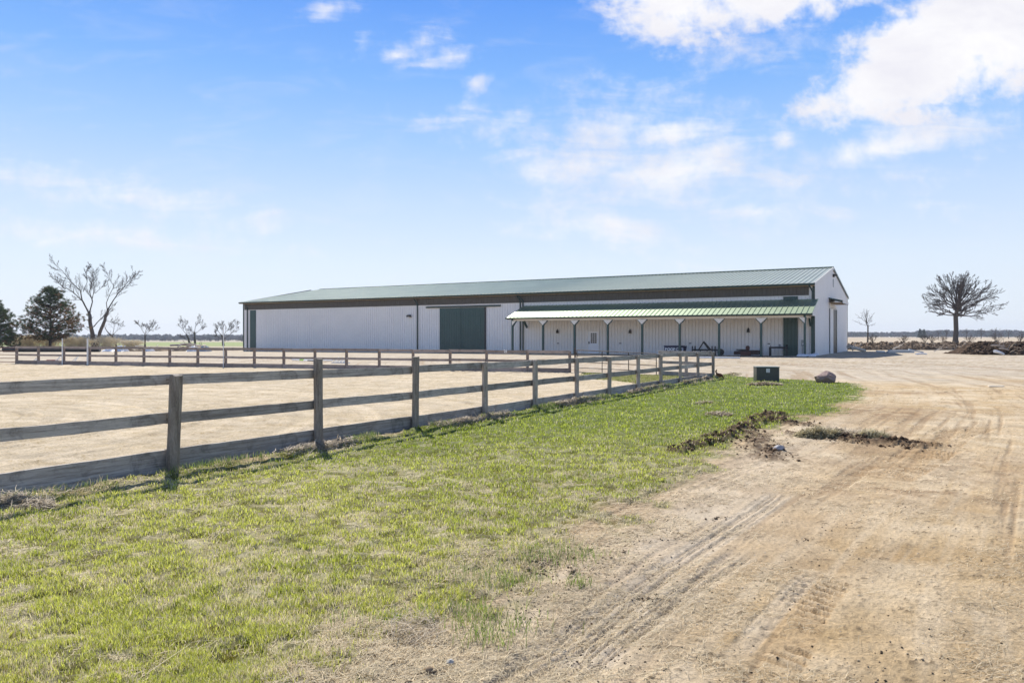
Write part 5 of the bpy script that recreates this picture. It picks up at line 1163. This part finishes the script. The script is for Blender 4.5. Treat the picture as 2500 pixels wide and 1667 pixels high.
a = G(2205, 861); m = MB(); m.box((-1.55, -.2, 0), (1.0, .2, .16)); m.box((-1.5, -.35, .17), (.7, .05, .28)); m.beam((-1.9, -.1, .12), (-2.6, .1, .16), .4, .12); m.beam((.6, .1, .32), (1.9, -.1, .05), .35, .1)
o = m.build('metal_panels', mat('blue_grey_panel', (.50, .56, .62), .35, .08, 4, metal=.2)); o.location = (a[0], a[1], hz1(*a)); tag(o, 'stack of pale blue grey metal panels lying before the soil bank', 'panels')
log(2236, 866, 2262, 867, 65, .07, SHEET, 'thin white board lying right of the metal panels', 'white_board', 'board')
log(2180, 852, 2196, 846, 80, .09, LOGP, 'pale stump like branch leaning on the soil bank', 'branch', 'branch', 3)
log(2280, 858, 2300, 850, 78, .05, LOGP, 'thin pale stick on the soil bank left of the dirt pile', 'branch', 'branch', 2)
o = rock(2353, 834, .9, .45, .8, 77, mat('far_stone', (.10, .09, .09), .9), 'dark stone on the tan field right of the oak', 'field_stone', 'rock')
o.location = (ray(2353, 150), 150, hz1(ray(2353, 150), 150)+.3)
# scattered lumps on the bank
NL = 5000; pp = rng.uniform(2060, 2510, NL); yy = rng.uniform(87.8, 91, NL); xx = (pp-1250)/FPX*yy; s = rng.gamma(1.4, .04, NL)+.03; zt2 = mound_z(HB, xx, yy)
clods('bank_lumps', np.c_[xx, yy, zt2], s, np.where(rng.uniform(0, 1, (NL, 1)) < .16, np.array([[.45, .38, .30]]), np.array([[.12, .085, .06]]))*rng.uniform(.4, 1.3, (NL, 1)), 'stones and clods scattered over the long soil bank', 'soil')
# ---------------------------------------------------------------- woods on the horizon
FARL = attr_mat('far_foliage', .9, .2, .1)
def wood(name, px0, px1, Y0, Y1, n, hfun, col, seed, label, per=34, leaf=1.0):
    r = np.random.default_rng(seed); V_, F_, T_ = [], [], []; c0 = 0
    for i in range(n):
        px = r.uniform(px0, px1); Y = r.uniform(Y0, Y1); x = (px-1250)/FPX*Y; z = hz1(x, Y); H = hfun(px, r)/FPX*Y; Wd = H*r.uniform(.28, .5)
        ctr = np.array([x, Y, z]); k = per; d = r.normal(0, 1, (k, 3)); d /= np.linalg.norm(d, axis=1)[:, None]; p = ctr+np.array([0, 0, H*.52])+d*np.array([Wd, Wd, H*.46])*np.cbrt(r.uniform(.1, 1, (k, 1)))
        p[:, 2] = np.maximum(p[:, 2], z)
        s = leaf*H*.10; a1 = r.normal(0, 1, (k, 3)); a1 /= np.linalg.norm(a1, axis=1)[:, None]; a2 = np.cross(a1, r.normal(0, 1, (k, 3))); a2 /= np.linalg.norm(a2, axis=1)[:, None]
        v = np.stack([p-a1*s, p+a2*s*.8, p+a1*s, p-a2*s*.8], 1); V_.append(v.reshape(-1, 3)); F_.append(np.arange(k*4).reshape(-1, 4)+c0); c0 += k*4
        cc = np.array(col[r.integers(len(col))])*r.uniform(.7, 1.3); T_.append(np.repeat(cc[None], k*4, 0))
    return tag(np_mesh(name, np.concatenate(V_), np.concatenate(F_), FARL, tint=np.concatenate(T_), nside=4), label, 'trees', kind='stuff')
wood('far_wood', 1850, 2620, 1150, 1400, 1200, lambda p, r: r.uniform(9, 14)+(5.5 if 2240 < p else 0)*r.uniform(.3, 1), [(.04, .05, .045), (.07, .06, .06), (.03, .05, .038), (.08, .07, .07)], 1, 'long dark line of woods on the horizon at right', 60, 1.2)
wood('far_wood', -220, 820, 1000, 1250, 1100, lambda p, r: r.uniform(9, 15), [(.06, .075, .07), (.09, .085, .09), (.05, .065, .06)], 2, 'bluish line of woods on the horizon at left', 60, 1.2)
wood('far_wood', 300, 620, 700, 800, 60, lambda p, r: r.uniform(7, 13), [(.10, .09, .10), (.07, .07, .08)], 3, 'nearer clumps of trees before the left horizon woods', 60, 1)
# single bare crowns standing in front of the right-hand woods
for k, (px, tp, w_) in enumerate(((2290, 803, 20), (2310, 801, 16), (2360, 800, 22), (2395, 800, 26), (2430, 799, 34), (2462, 803, 26), (2495, 806, 24))):
    crown_tree(px, 826.5, 420+k*6, 818, .22, px, (tp+818)/2+1, w_/2, (818-tp)/2, 9, 400+k, 'bare field tree before the right horizon woods, '+('first', 'second', 'third', 'fourth', 'fifth', 'sixth', 'seventh')[k]+' rightward from the oak', 2, .06, 5, group='bare trees before the right horizon woods')
for k, (px, tp, w_) in enumerate(((2246, 805, 12), (2256, 806.5, 11))):
    r = np.random.default_rng(50+k); Y = 600; b = P(px, 824, Y); z = hz1(b.x, Y); H = (824-tp)/FPX*Y+1; e = empty('fir_tree', (b.x, Y, z), label=('left', 'right')[k]+' of two pointed evergreens above the woods left of the oak', cat='tree')
    MB().tube([(0, 0, 0), (0, 0, H*.9)], [.25, .05], 6).build('trunk', BARK, e); n = 700; t = r.uniform(.08, 1, n); a = r.uniform(0, 6.28, n); Rr = w_/2/FPX*Y*(1.05-t)*1.2*np.sqrt(r.uniform(.2, 1, n)); p = np.stack([np.cos(a)*Rr, np.sin(a)*Rr, t*H], 1); d = r.normal(0, .35, (n, 3)); s = r.normal(0, .25, (n, 3))
    v = np.stack([p-s, p+s, p+d*1.3], 1).reshape(-1, 3); np_mesh('crown', v, np.arange(n*3).reshape(-1, 3), FARL, e, np.repeat(np.array([[.03, .05, .035]])*r.uniform(.6, 1.4, (n, 1)), 3, 0))
# thin air between here and the horizon
hz = MB().box((-2600, -30, -8), (2600, 2600, 40)).build('haze', bpy.data.materials.new('haze')); hm = hz.data.materials[0]; hm.use_nodes = True; n_ = hm.node_tree; n_.nodes.clear()
oo = nd(n_, 'ShaderNodeOutputMaterial'); vv = nd(n_, 'ShaderNodeVolumePrincipled'); vv.inputs['Density'].default_value = .0002; vv.inputs['Color'].default_value = (.78, .86, 1, 1); vv.inputs['Anisotropy'].default_value = .2; n_.links.new(vv.outputs[0], oo.inputs['Volume']); tag(hz, kind='stuff')
hz['label'] = 'thin blue haze of distance'; hz['category'] = 'haze'
